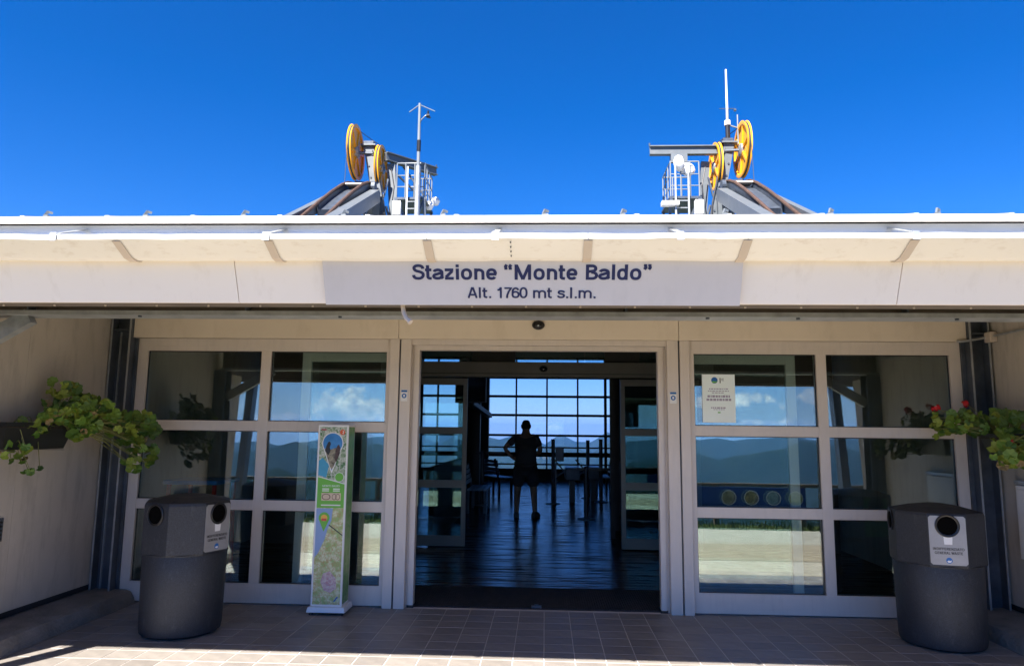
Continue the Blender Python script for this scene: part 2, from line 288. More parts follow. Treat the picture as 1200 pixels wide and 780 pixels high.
def glyph(ch, w):
    """strokes of one sans-serif letter as centre lines, with its advance width; cap height 1, stroke width w"""
    h = w/2; x = .735; I = lambda u, a, b: [(u, a), (u, b)]
    def bowl(cx, cy, rx, ry): return sup(cx, cy, rx-h, ry-h, 0, 360, 32)
    G = {
     ' ': ([], .34), '.': ([I(.10+h, 0, w*1.05)], .30), '-': ([[(.06, .36), (.34, .36)]], .40),
     'S': ([spline(SS)], .72),
     't': ([[(.17, .95), (.17, .19)]+arc(.17+.13, .19, .13, .19-h, 180, 275, 8)+[(.38, h*.95)], [(.02, x-h), (.38, x-h)]], .42),
     'a': ([arc(.32, x-h-.16, .225, .16, 165, 0, 14)+[(.545, .14), (.60, h*.9)], [(.545, .46), (.36, .405)]+arc(.27, .225, .19, .225-h, 100, 260, 14)+arc(.30, .27, .245, .27-h, 270, 360, 8)], .66),
     'z': ([[(.05, x-h), (.53, x-h)], [(.05, h), (.54, h)], [(.46, x-w), (.11, w)]], .58),
     'i': ([I(.085+h, 0, x), I(.085+h, 1.0-w, 1.0)], .33),
     'l': ([I(.085+h, 0, 1.0)], .33),
     'o': ([bowl(.355, x/2, .315, x/2+.012)], .71),
     'n': ([I(.075+h, 0, x), [(.075+h, x*.55)]+arc(.345, x-h-.19, .345-.075-h, .19, 170, 90, 8)[1:]+arc(.345, x-h-.2, .235-h*.2, .2, 90, 0, 8)+[(.58-h*.2, 0)]], .70),
     'e': ([sup(.345, x/2, .305-h, x/2+.012-h, -38, -360, 26), [(.07, x/2), (.615, x/2)]], .68),
     'M': ([I(.09+h, 0, 1), I(1.01-h, 0, 1), [(.09+h*1.2, 1-h*.4), (.55, .03)], [(1.01-h*1.2, 1-h*.4), (.55, .03)]], 1.10),
     'B': ([I(.09+h, 0, 1), [(.09+h, 1-h), (.44, 1-h)]+arc(.44, .765-h*.25, .21-h*.2, .235-h*.75, 90, -90, 12)+[(.09+h, .53)], [(.44, .53)]+arc(.46, .265+h*.25, .24-h*.2, .265-h*.75, 90, -90, 12)+[(.09+h, h)]], .78),
     'd': ([I(.63-h, 0, 1), sup(.335, x/2, .295-h, x/2+.012-h, 0, 360, 28)], .71),
     'A': ([[(.03+h*.6, 0), (.38-h*.25, 1)], [(.73-h*.6, 0), (.38+h*.25, 1)], [(.15, .30), (.61, .30)]], .76),
     '1': ([I(.33, 0, 1), [(.08, .745), (.20, .77), (.28, .84), (.315, .985)]], .56),
     '7': ([[(.04, 1-h), (.53, 1-h), (.36, .62), (.255, .3), (.225, 0)]], .56),
     '6': ([sup(.30, .33, .255-h*.4, .33-h, 0, 360, 26), arc(.31, .60, .255-h*.4, .40-h, 28, 182, 16)+[(.055+h*.4, .33)]], .60),
     '0': ([sup(.29, .5, .255-h*.4, .512-h, 0, 360, 30)], .58),
     '2': ([arc(.28, .72, .225, .28-h, 172, -20, 14)+[(.40, .47), (.12, .19), (.07, h)], [(.03, h), (.53, h)]], .57),
     'm': ([I(.075+h, 0, x), [(.075+h, x*.55)]+arc(.33, x-h-.18, .33-.075-h, .18, 170, 90, 7)[1:]+arc(.33, x-h-.2, .21-h*.2, .2, 90, 0, 8)+[(.54-h*.2, 0)], [(.54-h*.2, x*.55)]+arc(.75, x-h-.18, .21, .18, 170, 90, 7)[1:]+arc(.75, x-h-.2, .235-h*.2, .2, 90, 0, 8)+[(.985-h*.2, 0)]], 1.08),
     's': ([spline([(.02+a*.80, (b-.078)*(x-w)/.847+h) for a, b in SS])], .58),
     '\u201c': ([[(.13, .66), (.13, .82)], [(.105, .80), (.115, .90), (.185, .985)], [(.37, .66), (.37, .82)], [(.345, .80), (.355, .90), (.425, .985)]], .52),
     '\u201d': ([[(.16, .86), (.16, 1.02)], [(.185, .88), (.175, .78), (.105, .69)], [(.40, .86), (.40, 1.02)], [(.425, .88), (.415, .78), (.345, .69)]], .52),
     'I': ([I(.10+h, 0, 1)], .20+w), 'N': ([I(.09+h, 0, 1), I(.69-h, 0, 1), [(.09+h, 1-h*.6), (.69-h, h*.6)]], .78),
     'D': ([I(.09+h, 0, 1), [(.09+h, 1-h), (.34, 1-h)]+arc(.34, .5, .36-h*.2, .5-h, 90, -90, 18)+[(.09+h, h)]], .76),
     'F': ([I(.09+h, 0, 1), [(.09, 1-h), (.60, 1-h)], [(.09, .52), (.55, .52)]], .63),
     'E': ([I(.09+h, 0, 1), [(.09, 1-h), (.63, 1-h)], [(.09, .52), (.59, .52)], [(.09, h), (.64, h)]], .69),
     'R': ([I(.09+h, 0, 1), [(.09+h, 1-h), (.46, 1-h)]+arc(.46, .74, .22-h*.2, .26-h, 90, -90, 12)+[(.09+h, .48)], [(.46, .48), (.66, 0)]], .75),
     'Z': ([[(.04, 1-h), (.62, 1-h)], [(.03, h), (.63, h)], [(.54, 1-w), (.10, w)]], .66),
     'T': ([I(.33, 0, 1), [(.03, 1-h), (.63, 1-h)]], .66),
     'O': ([sup(.40, .5, .36-h*.3, .512-h, 0, 360, 30)], .80),
     'G': ([sup(.40, .5, .36-h*.3, .512-h, 38, 330, 24), [(.74-h, .0), (.74-h, .46)], [(.44, .46), (.74, .46)]], .80),
     'L': ([I(.09+h, 0, 1), [(.09, h), (.58, h)]], .61),
     'W': ([[(.04, 1), (.24, 0)], [(.24, 0), (.46, 1)], [(.46, 1), (.68, 0)], [(.68, 0), (.88, 1)]], .92),
    }
    return G[ch]
def text(name, st, mat, parent, center, width, height, rot=(pi/2, 0, 0), bold=0.15, depth=0.0015, label=None):
    """lettering built from flat strokes; height is the cap height, centre is the middle of the cap height"""
    mb = MB(); x = 0.0; lay = 0; pen = []
    for ch in st:
        strokes, adv = glyph(ch, bold)
        for q in strokes: pen.append([(x+a, b) for a, b in q])
        x += adv
    xs = [a for q in pen for a, b in q]; x0, x1 = min(xs)-bold/2, max(xs)+bold/2
    kx, ky = width/(x1-x0), height
    for k, q in enumerate(pen):
        closed = math.dist(q[0], q[-1]) < 1e-4 and len(q) > 4
        pts = [Vector(p) for p in (q[:-1] if closed else q)]
        pts = [p for i, p in enumerate(pts) if i == 0 or (p-pts[i-1]).length > 1e-4]
        n = len(pts); L = []; Rr = []
        for i, p in enumerate(pts):
            a = pts[i-1] if (i or closed) else None; b = pts[(i+1) % n] if (i < n-1 or closed) else None
            d1 = (p-a).normalized() if a is not None else (b-p).normalized(); d2 = (b-p).normalized() if b is not None else d1
            n1, n2_ = Vector((-d1.y, d1.x)), Vector((-d2.y, d2.x)); m = (n1+n2_)
            m = m.normalized() if m.length > 1e-3 else n1
            l = (bold/2)/max(.6, m.dot(n1)); L.append(p+m*l); Rr.append(p-m*l)
        z = depth+0.00006*(k % 3)
        vs = []
        for i in range(n):
            for p, zz in ((L[i], 0), (L[i], z), (Rr[i], z), (Rr[i], 0)): vs.append(((p.x-(x0+x1)/2)*kx, (p.y-.5)*ky, zz))
        m_ = n if closed else n-1; fs = []
        for i in range(m_):
            j = (i+1) % n
            for c in ((0, 1), (1, 2), (2, 3)): fs.append((i*4+c[0], i*4+c[1], j*4+c[1], j*4+c[0]))
        if not closed: fs += [(0, 3, 2, 1), ((n-1)*4, (n-1)*4+1, (n-1)*4+2, (n-1)*4+3)]
        mb.add(vs, fs)
    o = mb.build(name, mat, parent); o.location = center; o.rotation_euler = rot
    if label: o['label'] = label
    return o

# ================================================================== SETTING
def ridge(az, scale, seed):
    p = Vector((cos(az)*scale, sin(az)*scale, seed))
    return 1.0-2.2*abs(noise.fractal(p, 0.75, 2.1, 7)) + .25*noise.noise(p*9)
def ground_z(x, y):
    r = math.hypot(x, y); az = math.atan2(y, x)
    if y <= 0:      # the slope behind the viewer, valley and far ridges
        d = max(0.0, -y-7.2)
        if -y > 7.2 or abs(x) > 60:
            d = max(d, (abs(x)-60)*0.7)
        z = -0.12 - 0.12*d
        if d > 40: z = -4.9 - 0.33*(d-40)
        z = max(z, -1250)
        for R0, wd_, top, amp, sd, s_ in ((4300, 1300, -330, 190, 3.3, 3.0), (9000, 1900, -245, 190, 9.1, 5.0), (17500, 4500, -190, 240, 5.2, 9.0)):
            q = noise.fractal(Vector((cos(az)*s_, sin(az)*s_, sd)), .55, 2.1, 8)
            h = top + amp*q
            k = math.exp(-((r-R0)/wd_)**2)
            z = max(z, -1250 + (h+1250)*k + 110*k*(1-k)*4*(.3-abs(noise.fractal(Vector((x/1300, y/1300, sd)), 0.7, 2.0, 6))))
        return z
    d = max(0.0, y-24.0, (abs(x)-60)*0.7)
    z = -0.12 - 0.10*d
    if d > 40: z = -4.1 - 0.36*(d-40)
    z = max(z, -1690)
    for R0, wd_, top, sd, s_ in ((13500, 3800, -430, 2.7, 5.0), (20000, 5200, -330, 7.7, 6.0)):
        h = top + 300*ridge(az, s_, sd)
        k = math.exp(-((r-R0)/wd_)**2)
        z = max(z, -1690 + (h+1690)*k + 90*k*noise.fractal(Vector((x/900, y/900, sd)), 0.8, 2.0, 5))
    return z
def build_ground():
    radii = [0, 2, 4, 6, 7, 8, 10, 13, 17, 22, 26, 32, 40, 52, 65, 80, 110, 160, 250, 400, 700, 1200, 1900, 2700, 3500]
    radii += [3500+i*350 for i in range(1, 64)] + [28000, 33000, 40000, 60000]
    n = 300; vs = []; fs = []
    for r in radii:
        for k in range(n):
            a = 2*pi*k/n; x, y = r*cos(a), r*sin(a); vs.append((x, y, ground_z(x, y)))
    for i in range(len(radii)-1):
        for k in range(n): fs.append((i*n+k, i*n+(k+1) % n, (i+1)*n+(k+1) % n, (i+1)*n+k))
    m = bpy.data.materials.new('alpine_ground'); m.use_nodes = True; nt = m.node_tree; bs = nt.nodes['Principled BSDF']; bs.inputs['Roughness'].default_value = 1.0; bs.inputs['Specular IOR Level'].default_value = 0.0
    t = N(nt, 'ShaderNodeTexCoord')
    n1 = N(nt, 'ShaderNodeTexNoise'); n1.inputs['Scale'].default_value = 0.0016; n1.inputs['Detail'].default_value = 9; n1.inputs['Roughness'].default_value = 0.65
    n2_ = N(nt, 'ShaderNodeTexNoise'); n2_.inputs['Scale'].default_value = 0.9; n2_.inputs['Detail'].default_value = 6
    nt.links.new(t.outputs['Object'], n1.inputs['Vector']); nt.links.new(t.outputs['Object'], n2_.inputs['Vector'])
    r1 = N(nt, 'ShaderNodeMapRange'); r1.inputs[1].default_value = 0.42; r1.inputs[2].default_value = 0.62; nt.links.new(n1.outputs[0], r1.inputs[0])
    a_ = mix(nt, r1.outputs[0], (0.006, 0.018, 0.010), (0.018, 0.030, 0.016))
    b_ = mix(nt, n2_.outputs[0], (0.025, 0.045, 0.012), (0.07, 0.08, 0.03))
    ge = N(nt, 'ShaderNodeNewGeometry'); ln = N(nt, 'ShaderNodeVectorMath'); ln.operation = 'LENGTH'; nt.links.new(ge.outputs['Position'], ln.inputs[0])
    near = N(nt, 'ShaderNodeMapRange'); near.inputs[1].default_value = 150; near.inputs[2].default_value = 900; nt.links.new(ln.outputs['Value'], near.inputs[0])
    nt.links.new(mix(nt, near.outputs[0], b_, a_), bs.inputs['Base Color'])
    o = MB().add(vs, fs).build('ground', m, smooth=False); tag(o, kind='structure')
    o.data.polygons.foreach_set('use_smooth', [True]*len(o.data.polygons))
    return o
build_ground()

# lake far below on the west side
lk = MB().poly([(-30000, 2500, -1668), (30000, 2500, -1668), (30000, 26000, -1668), (-30000, 26000, -1668)]).build('lake_water', pmat('lake_water', (0.01, 0.04, 0.06), 0.25, var=0.1, vscale=0.001)); tag(lk, kind='structure')

# forecourt: slab, tiles near the building, procedural joints beyond
pave_m = bpy.data.materials.new('forecourt_paving'); pave_m.use_nodes = True
nt = pave_m.node_tree; bs = nt.nodes['Principled BSDF']; bs.inputs['Roughness'].default_value = 0.8
t = N(nt, 'ShaderNodeTexCoord'); br = N(nt, 'ShaderNodeTexBrick'); br.offset = 0.0
br.inputs['Scale'].default_value = 1.0; br.inputs['Brick Width'].default_value = 0.2142; br.inputs['Row Height'].default_value = 0.196; br.inputs['Mortar Size'].default_value = 0.005
br.inputs['Color1'].default_value = (0.40, 0.36, 0.31, 1); br.inputs['Color2'].default_value = (0.46, 0.42, 0.37, 1); br.inputs['Mortar'].default_value = (0.32, 0.29, 0.26, 1)
nt.links.new(t.outputs['Object'], br.inputs['Vector'])
nn = N(nt, 'ShaderNodeTexNoise'); nn.inputs['Scale'].default_value = 1.3; nn.inputs['Detail'].default_value = 8; nt.links.new(t.outputs['Object'], nn.inputs['Vector'])
nt.links.new(mix(nt, nn.outputs[0], br.outputs[0], (0.46, 0.42, 0.36), 'OVERLAY'), bs.inputs['Base Color'])
pv = MB().box(-14, 14, -5.6, 0.06, -0.14, -0.0022).build('pavement', GROUT); tag(pv, kind='structure')
fc = MB().poly([(-14, -5.6, 0.000), (14, -5.6, 0.000), (14, -1.766, 0.000), (-14, -1.766, 0.000)]).build('paving_field', pave_m, pv)
MB().poly([(-14, -3.95, 0.004), (14, -4.1, 0.004), (14, -2.75, 0.004), (-14, -2.6, 0.004)]).build('gravel_band', pmat('pressed_gravel', (0.20, 0.15, 0.10), 0.95, vscale=8, c2=(0.42, 0.345, 0.25), stretch=(.4, 2.2, 1), bump=.6, bscale=60), pv)
TX, TY = 0.2142, 0.196
tile_me = []
for k in range(3):
    g = 0.0028
    b = MB().box(g, TX-g, g*1.5, TY-g*1.5, -0.006, 0.0)
    me = b.mesh('tile', TILE); bm = bmesh.new(); bm.from_mesh(me)
    bmesh.ops.bevel(bm, geom=[e for e in bm.edges if all(v.co.z > -0.001 for v in e.verts)], offset=0.0015, segments=1, affect='EDGES'); bm.to_mesh(me); bm.free()
    tile_me.append(me)
for i in range(33):
    for j in range(9):
        o = inst('tile', random.choice(tile_me), pv, (-3.643+i*TX, -(j+1)*TY, random.uniform(-0.0006, 0.0006)), (random.uniform(-.0012, .0012), random.uniform(-.0012, .0012), 0))
MB().poly([(-14, -5.6, 0.004), (14, -5.6, 0.004), (14, -4.11, 0.004), (-14, -3.96, 0.004)]).build('gravel_band', pmat('pale_gravel', (0.24, 0.21, 0.165), 0.95, vscale=9, c2=(0.46, 0.42, 0.35), stretch=(.5, 2.4, 1), bump=.8, bscale=40), pv)
# strips of plain concrete left and right of the tiles, under the kerbs
MB().box(-14, -3.645, -1.764, 0.05, -0.006, -0.0005).build('concrete_strip', CONC, pv)
MB().box(3.427, 14, -1.764, 0.05, -0.006, -0.0005).build('concrete_strip', CONC, pv)
# grass bank beyond the forecourt
gv = random.Random(4); gb = MB()
for i in range(5200):
    x = gv.uniform(-7, 9); y = gv.uniform(-7.6, -5.62)
    if abs(x) < 0.5 and -6.95 < y < -6.1: continue
    h = gv.uniform(0.05, 0.14); a = gv.uniform(0, pi); w = gv.uniform(0.008, 0.018); lx, ly = gv.uniform(-.04, .04), gv.uniform(-.04, .04)
    z0 = -0.13
    gb.add([(x-w*cos(a), y-w*sin(a), z0), (x+w*cos(a), y+w*sin(a), z0), (x+lx, y+ly, z0+h)], [(0, 1, 2)])
gr = gb.build('grass', pmat('grass_blade', (0.03, 0.06, 0.012), 0.8, vscale=2, c2=(0.08, 0.11, 0.03))); tag(gr, kind='stuff', label='short green grass along the edge of the forecourt', cat='grass')
def kerb(x0, x1):
    y0, y1, n = -2.7, -0.012, 24
    rk = random.Random(int(x0*100)); mb = MB(); vs = []; sgn = 1 if x0 < 0 else -1
    inner, outer = (x1, x0) if x0 < 0 else (x0, x1)
    for i in range(n+1):
        y = y0+(y1-y0)*i/n; j = rk.uniform(-.010, .010); q = rk.uniform(-.005, .005)
        vs += [(inner+sgn*(0.012+j*.6), y, -0.01), (inner+sgn*j*.4, y, 0.045), (inner-sgn*(0.03+j), y, 0.098+q), (inner-sgn*0.075, y, 0.112+q*.5), (outer, y, 0.118), (outer, y, -0.01)]
    fs = [(i*6+k, i*6+(k+1) % 6, (i+1)*6+(k+1) % 6, (i+1)*6+k) for i in range(n) for k in range(6)]
    fs += [tuple(range(6)), tuple(range(n*6, n*6+6))]
    o = mb.add(vs, fs).build('kerb', CONC, smooth=False); return tag(o, kind='structure')
kerb(-4.06, -3.68); kerb(3.45, 3.93)
# interior floor
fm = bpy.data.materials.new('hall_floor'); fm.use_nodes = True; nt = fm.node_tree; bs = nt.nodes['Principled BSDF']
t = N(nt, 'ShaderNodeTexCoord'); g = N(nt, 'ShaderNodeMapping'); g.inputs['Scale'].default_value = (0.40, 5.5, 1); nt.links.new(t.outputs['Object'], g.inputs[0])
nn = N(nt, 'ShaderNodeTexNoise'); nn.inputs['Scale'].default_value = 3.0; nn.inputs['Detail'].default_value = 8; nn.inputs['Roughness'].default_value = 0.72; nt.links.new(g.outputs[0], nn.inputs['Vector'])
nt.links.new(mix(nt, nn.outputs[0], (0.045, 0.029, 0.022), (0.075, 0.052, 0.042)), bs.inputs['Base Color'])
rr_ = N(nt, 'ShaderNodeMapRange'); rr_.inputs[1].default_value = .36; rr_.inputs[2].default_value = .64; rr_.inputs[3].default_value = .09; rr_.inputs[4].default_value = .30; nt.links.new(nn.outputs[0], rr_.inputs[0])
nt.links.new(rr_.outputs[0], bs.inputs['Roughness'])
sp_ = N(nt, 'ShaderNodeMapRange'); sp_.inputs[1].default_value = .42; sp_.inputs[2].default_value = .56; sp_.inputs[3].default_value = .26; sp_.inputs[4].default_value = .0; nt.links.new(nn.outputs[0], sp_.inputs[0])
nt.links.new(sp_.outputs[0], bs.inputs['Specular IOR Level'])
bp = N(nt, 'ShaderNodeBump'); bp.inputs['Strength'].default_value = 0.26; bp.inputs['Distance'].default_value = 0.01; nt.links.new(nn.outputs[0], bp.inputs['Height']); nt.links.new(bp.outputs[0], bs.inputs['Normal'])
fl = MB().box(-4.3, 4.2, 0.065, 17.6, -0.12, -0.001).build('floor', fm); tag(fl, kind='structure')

# ================================================================== STATION BUILDING
B = thing('station_building', 'low cableway station building with a white gutter canopy over its glazed entrance', 'building')
XA, XB = -6.2, 6.2
# fascia: three sheets, leaning in at the bottom
for x0, x1 in ((XA, -1.556), (-1.552, 1.703), (1.707, XB)):
    MB().eyz([(-3.13, 2.40), (-3.03, 2.183), (-3.015, 2.183), (-3.11, 2.40)], x0, x1).build('fascia_panel', FASCIA, B)
MB().box(XA, XB, -3.013, -2.90, 2.184, 2.196).build('fascia_lip', BEAM, B)
for k in range(25):
    MB().cyl((-3.4+k*.275, -2.955, 2.176), (-3.4+k*.275, -2.955, 2.184), .0055, 8).build('screw', STRIP, B)
# gutter: rolled lip, slanted face, underside
gut_x = [XA, -2.045, -1.308, -0.555, 0.195, 0.922, 1.667, XB]
for i in range(len(gut_x)-1):
    x0, x1 = gut_x[i]+0.0015, gut_x[i+1]-0.0015
    mb = MB(); n = max(2, int((x1-x0)/0.12)); rg = random.Random(i+5)
    prof = [(-3.315, 2.462), (-3.332, 2.452), (-3.328, 2.434), (-3.312, 2.430), (-3.205, 2.376), (-3.155, 2.370), (-3.105, 2.382), (-3.105, 2.392), (-3.155, 2.382), (-3.20, 2.390), (-3.300, 2.442), (-3.300, 2.458)]
    m_ = len(prof); vs = []
    for k in range(n+1):
        dz, dy = rg.uniform(-.002, .002), rg.uniform(-.002, .002)
        if k in (0, n): dz = dy = 0
        for y, z in prof: vs.append((x0+(x1-x0)*k/n, y+dy, z+dz))
    fs = [(k*m_+q, k*m_+(q+1) % m_, (k+1)*m_+(q+1) % m_, (k+1)*m_+q) for k in range(n) for q in range(m_)] + [tuple(range(m_)), tuple(range(n*m_, n*m_+m_))]
    g_ = mb.add(vs, fs).build('gutter', GUTTER, B, smooth=True)
    if i:
        xj = gut_x[i]
        MB().prism([(-3.316, 2.429), (-3.207, 2.3735), (-3.155, 2.367), (-3.112, 2.378), (-3.112, 2.3755), (-3.155, 2.364), (-3.209, 2.3705), (-3.318, 2.4265)], lambda y, z: (xj-0.02, y, z), lambda y, z: (xj+0.02, y, z)).build('joint_strip', STRIP, g_)
    if i == 3:
        for zz in (0.1, 0.37, 0.64, 0.9):
            y = -3.313+0.107*zz; z = 2.4295-0.054*zz
            MB().cyl((-0.165, y, z), (-0.165, y-0.003, z-0.004), 0.0035, 8).build('rivet', STEELD, g_)
for xs in (-3.39, -2.344, -1.313, -0.234, 0.614, 1.663, 2.72):
    MB().bar((xs, -3.305, 2.468), (xs, -3.06, 2.560), 0.028, 0.005).bar((xs, -3.337, 2.425), (xs, -3.333, 2.466), 0.032, 0.004, (0, -1, 0)).build('gutter_strap', STEEL, B)
# roof edge: drip board behind the gutter, white edge roll, sheet going up
MB().box(XA, XB, -3.10, -3.085, 2.40, 2.568).build('drip_board', DRIP, B)
for x0, x1 in ((XA, -3.0), (-2.998, -0.3), (-0.298, 2.4), (2.402, XB)):
    MB().eyz([(-3.17, 2.562), (-3.185, 2.570), (-3.185, 2.588), (-3.16, 2.597), (-2.9, 2.657), (-2.9, 2.636), (-3.14, 2.578), (-3.15, 2.562)], x0, x1).build('roof_edge', ROOFW, B)
for i in range(26):
    x0 = XA+i*(XB-XA)/26; x1 = x0+(XB-XA)/26
    mb = MB().prism([(-2.9, 2.659), (11, 6.13), (11, 6.09), (-2.9, 2.634)], lambda y, z: (x0+.002, y, z), lambda y, z: (x1-.002, y, z))
    mb.prism([(-2.88, 2.69), (11, 6.16), (11, 6.12), (-2.88, 2.65)], lambda y, z: (x0-.012, y, z), lambda y, z: (x0+.012, y, z)) if i else None
    mb.build('roof_sheet', SLAB, B)
for x in (-3.04, -2.53, -2.012, -1.51, -1.005, -0.508, -0.008, 0.373, 0.865, 1.367, 1.869, 2.4, 2.92):
    sc_ = MB().box(x-.012, x+.012, -.0-3.150, -3.11, 2.598, 2.610)
    sc_.bar((x-.006, -3.145, 2.606), (x+.004, -3.135, 2.632), .009, .014).bar((x+.003, -3.135, 2.630), (x+.020, -3.125, 2.625), .009, .011)
    sc_.build('snow_clip', TOWER, B)
# canopy soffit, portal beam with stiffeners, braces and columns
MB().box(XA, XB, -2.89, -0.062, 2.60, 2.63).build('soffit', SOFFIT, B)
MB().box(XA, XB, -2.89, -2.83, 2.20, 2.598).build('canopy_rail', BEAM, B)
bm_ = MB().box(-4.0, 3.95, -2.076, -2.064, 2.292, 2.585).build('beam', BEAM, B)
MB().box(-4.0, 3.95, -2.15, -1.99, 2.262, 2.290).build('flange', STEEL, bm_)
for x in (-3.33, -1.9, 0.5, 2.2, 3.25): MB().box(x-.005, x+.005, -2.148, -2.078, 2.292, 2.584).build('stiffener', STEELD, bm_)
for i, x in enumerate((-2.6, -1.3, 1.0, 1.55, 2.5)): MB().cyl((x, -2.12, 2.252), (x, -2.12, 2.262), 0.012, 6).build('bolt', STEELD, bm_)
for sx in (-1, 1):
    xc = -4.0 if sx < 0 else 3.86; xr = xc-sx*0.64
    MB().bar((xc-sx*0.07, -2.07, 1.93), (xr, -2.07, 2.262), 0.10, 0.062, (0, 1, 0)).build('brace', STEEL, B)
    mb = MB().box(xc-.085, xc+.085, -2.16, -2.148, 0.1, 2.26).box(xc-.085, xc+.085, -1.992, -1.98, 0.1, 2.26).box(xc-.005, xc+.005, -2.147, -1.993, 0.1, 2.26)
    mb.build('portal_column', STEELD, B)
    MB().bar((xc-sx*.05-.06*(sx < 0), -2.72, 0.08), (xc-sx*.05-.06*(sx < 0), -3.05, 2.20), 0.10, 0.14, (0, 1, 0)).build('slanted_post', STEELD, B)
for xw in (-4.09, 3.93):
    MB().eyz([(-2.17, .12), (-2.50, .12), (-2.74, 2.24), (-2.17, 2.24)], xw, xw+.05).build('wing_panel', WALL, B)
# facade corner columns (H section) with stiffener plates
for x0, x1 in ((-4.045, -3.858), (3.735, 3.905)):
    mb = MB().box(x0, x0+.012, -.10, .06, 0.10, 2.6).box(x1-.012, x1, -.10, .06, 0.10, 2.6).box(x0+.012, x1-.012, -.012, .0, 0.10, 2.6)
    cc = mb.build('corner_column', STEELD, B)
    for xx in (x0, x1-.012): MB().box(xx-.001, xx+.013, -.108, -.1005, 0.10, 2.6).build('lit_flange_edge', STEEL, cc)  # paler strips paint the lit look of the flange edges
    MB().box(x0+.045, x0+.055, -.03, -.0125, .11, 2.44).build('cable_tray', STEEL, cc)
    MB().box(x0+.013, x1-.013, -.095, -.013, 2.45, 2.462).build('stiffener', STEELD, cc)
    MB().box(x0-.02, x1+.02, -.13, .06, 0.085, 0.10).build('base_plate', STEELD, cc)
# side walls in panels
for x0, x1, xin in ((-4.16, -4.06, -4.06), (3.93, 4.03, 3.93)):
    s_ = 1 if x0 < 0 else -1
    for y0, y1 in ((-2.2, -1.121), (-1.119, -0.05)):
        MB().box(x0, x1, y0, y1, 0.165, 2.598).build('side_wall', WALL, B)
    MB().box(xin-s_*.06, xin-s_*.008, -2.2, -0.05, 0.118, 0.163).build('skirting', RUBBER, B)
    MB().eyz([(-2.2, 0), (17.6, 0), (17.6, 4.4), (4.4, 4.4), (-2.2, 2.75)], xin-s_*.16, xin-s_*.11).build('outer_wall', WALL, B)
# facade header
for x0, x1 in ((-3.855, -1.354), (-1.350, 1.202), (1.206, 3.733)):
    MB().box(x0, x1, -0.06, 0.05, 2.387, 2.572).build('facade_header', CREAM, B, bevel=0.002)
# storefront windows
def storefront(x0, x1, cols, name_l):
    w = MB().box(x0, x1, 0.0, 0.075, 2.27, 2.385).box(x0, cols[0][0], 0.0, 0.075, 0.182, 2.27).box(cols[-1][1], x1, 0.0, 0.075, 0.182, 2.27).build('storefront_window', FRAME, B, bevel=0.002)
    MB().box(x0+.02, x1-.02, -0.006, 0.0, 2.315, 2.384).build('top_trim', FRAME, w)
    MB().box(x0, x1, 0.004, 0.075, 0.012, 0.182).build('bottom_panel', FRAME, w, bevel=0.002)
    MB().box(cols[0][1], cols[1][0], 0.001, 0.074, 0.182, 2.27).build('mullion', FRAME, w, bevel=0.002)
    for c0, c1 in cols:
        for z0, z1 in ((1.532, 1.624), (0.82, 0.91)):
            MB().box(c0, c1, 0.003, 0.073, z0, z1).build('crossbar', FRAME, w, bevel=0.002)
        for z0, z1 in ((1.624, 2.27), (0.91, 1.532), (0.182, 0.82)):
            p = MB().box(c0+.001, c1-.001, 0.036, 0.046, z0+.001, z1-.001).build('pane', GLASS, w)
            e = 0.012; y0, y1 = 0.024, 0.036
            MB().box(c0, c0+e*.55, y0, y1, z0, z1).box(c1-e*.55, c1, y0, y1, z0, z1).box(c0+e*.55, c1-e*.55, y0, y1, z0, z0+e*.6).box(c0+e*.55, c1-e*.55, y0, y1, z1-e*.6, z1).build('gasket', BLACK, w)
storefront(-3.83, -1.436, ((-3.739, -2.649), (-2.557, -1.468)), 'l')
storefront(1.303, 3.70, ((1.345, 2.432), (2.522, 3.605)), 'r')
MB().box(-3.857, -3.832, -.02, .06, .1, 2.385).build('edge_trim', STEELD, B); MB().box(3.702, 3.733, -.02, .06, .1, 2.385).build('edge_trim', STEELD, B)
# door posts in pairs, with the recessed inner frame
for x0, x1 in ((-1.431, -1.345), (-1.330, -1.234), (1.097, 1.198), (1.213, 1.298)):
    MB().box(x0, x1, -0.035, 0.05, 0.0, 2.386).build('door_post', FRAME, B, bevel=0.003)
for x0, x1 in ((-1.345, -1.330), (1.198, 1.213)): MB().box(x0, x1, -0.005, 0.04, 0.0, 2.386).build('post_groove', STEELD, B)
MB().box(-1.215, -1.166, 0.03, 0.12, 0.02, 2.294).box(1.023, 1.072, 0.03, 0.12, 0.02, 2.294).box(-1.234, -1.215, 0.045, 0.1, 0.0, 2.335).box(1.072, 1.097, 0.045, 0.1, 0.0, 2.335).box(-1.215, 1.072, 0.03, 0.12, 2.294, 2.335).build('door_frame', FRAME, B)
MB().box(-1.234, 1.097, -0.012, 0.12, 2.337, 2.386).build('door_head', FRAME, B, bevel=0.002)
for x in (-1.19, 1.048): MB().box(x-.03, x+.03, 0.025, 0.1, -0.003, 0.02).build('frame_foot', RUBBER, B)
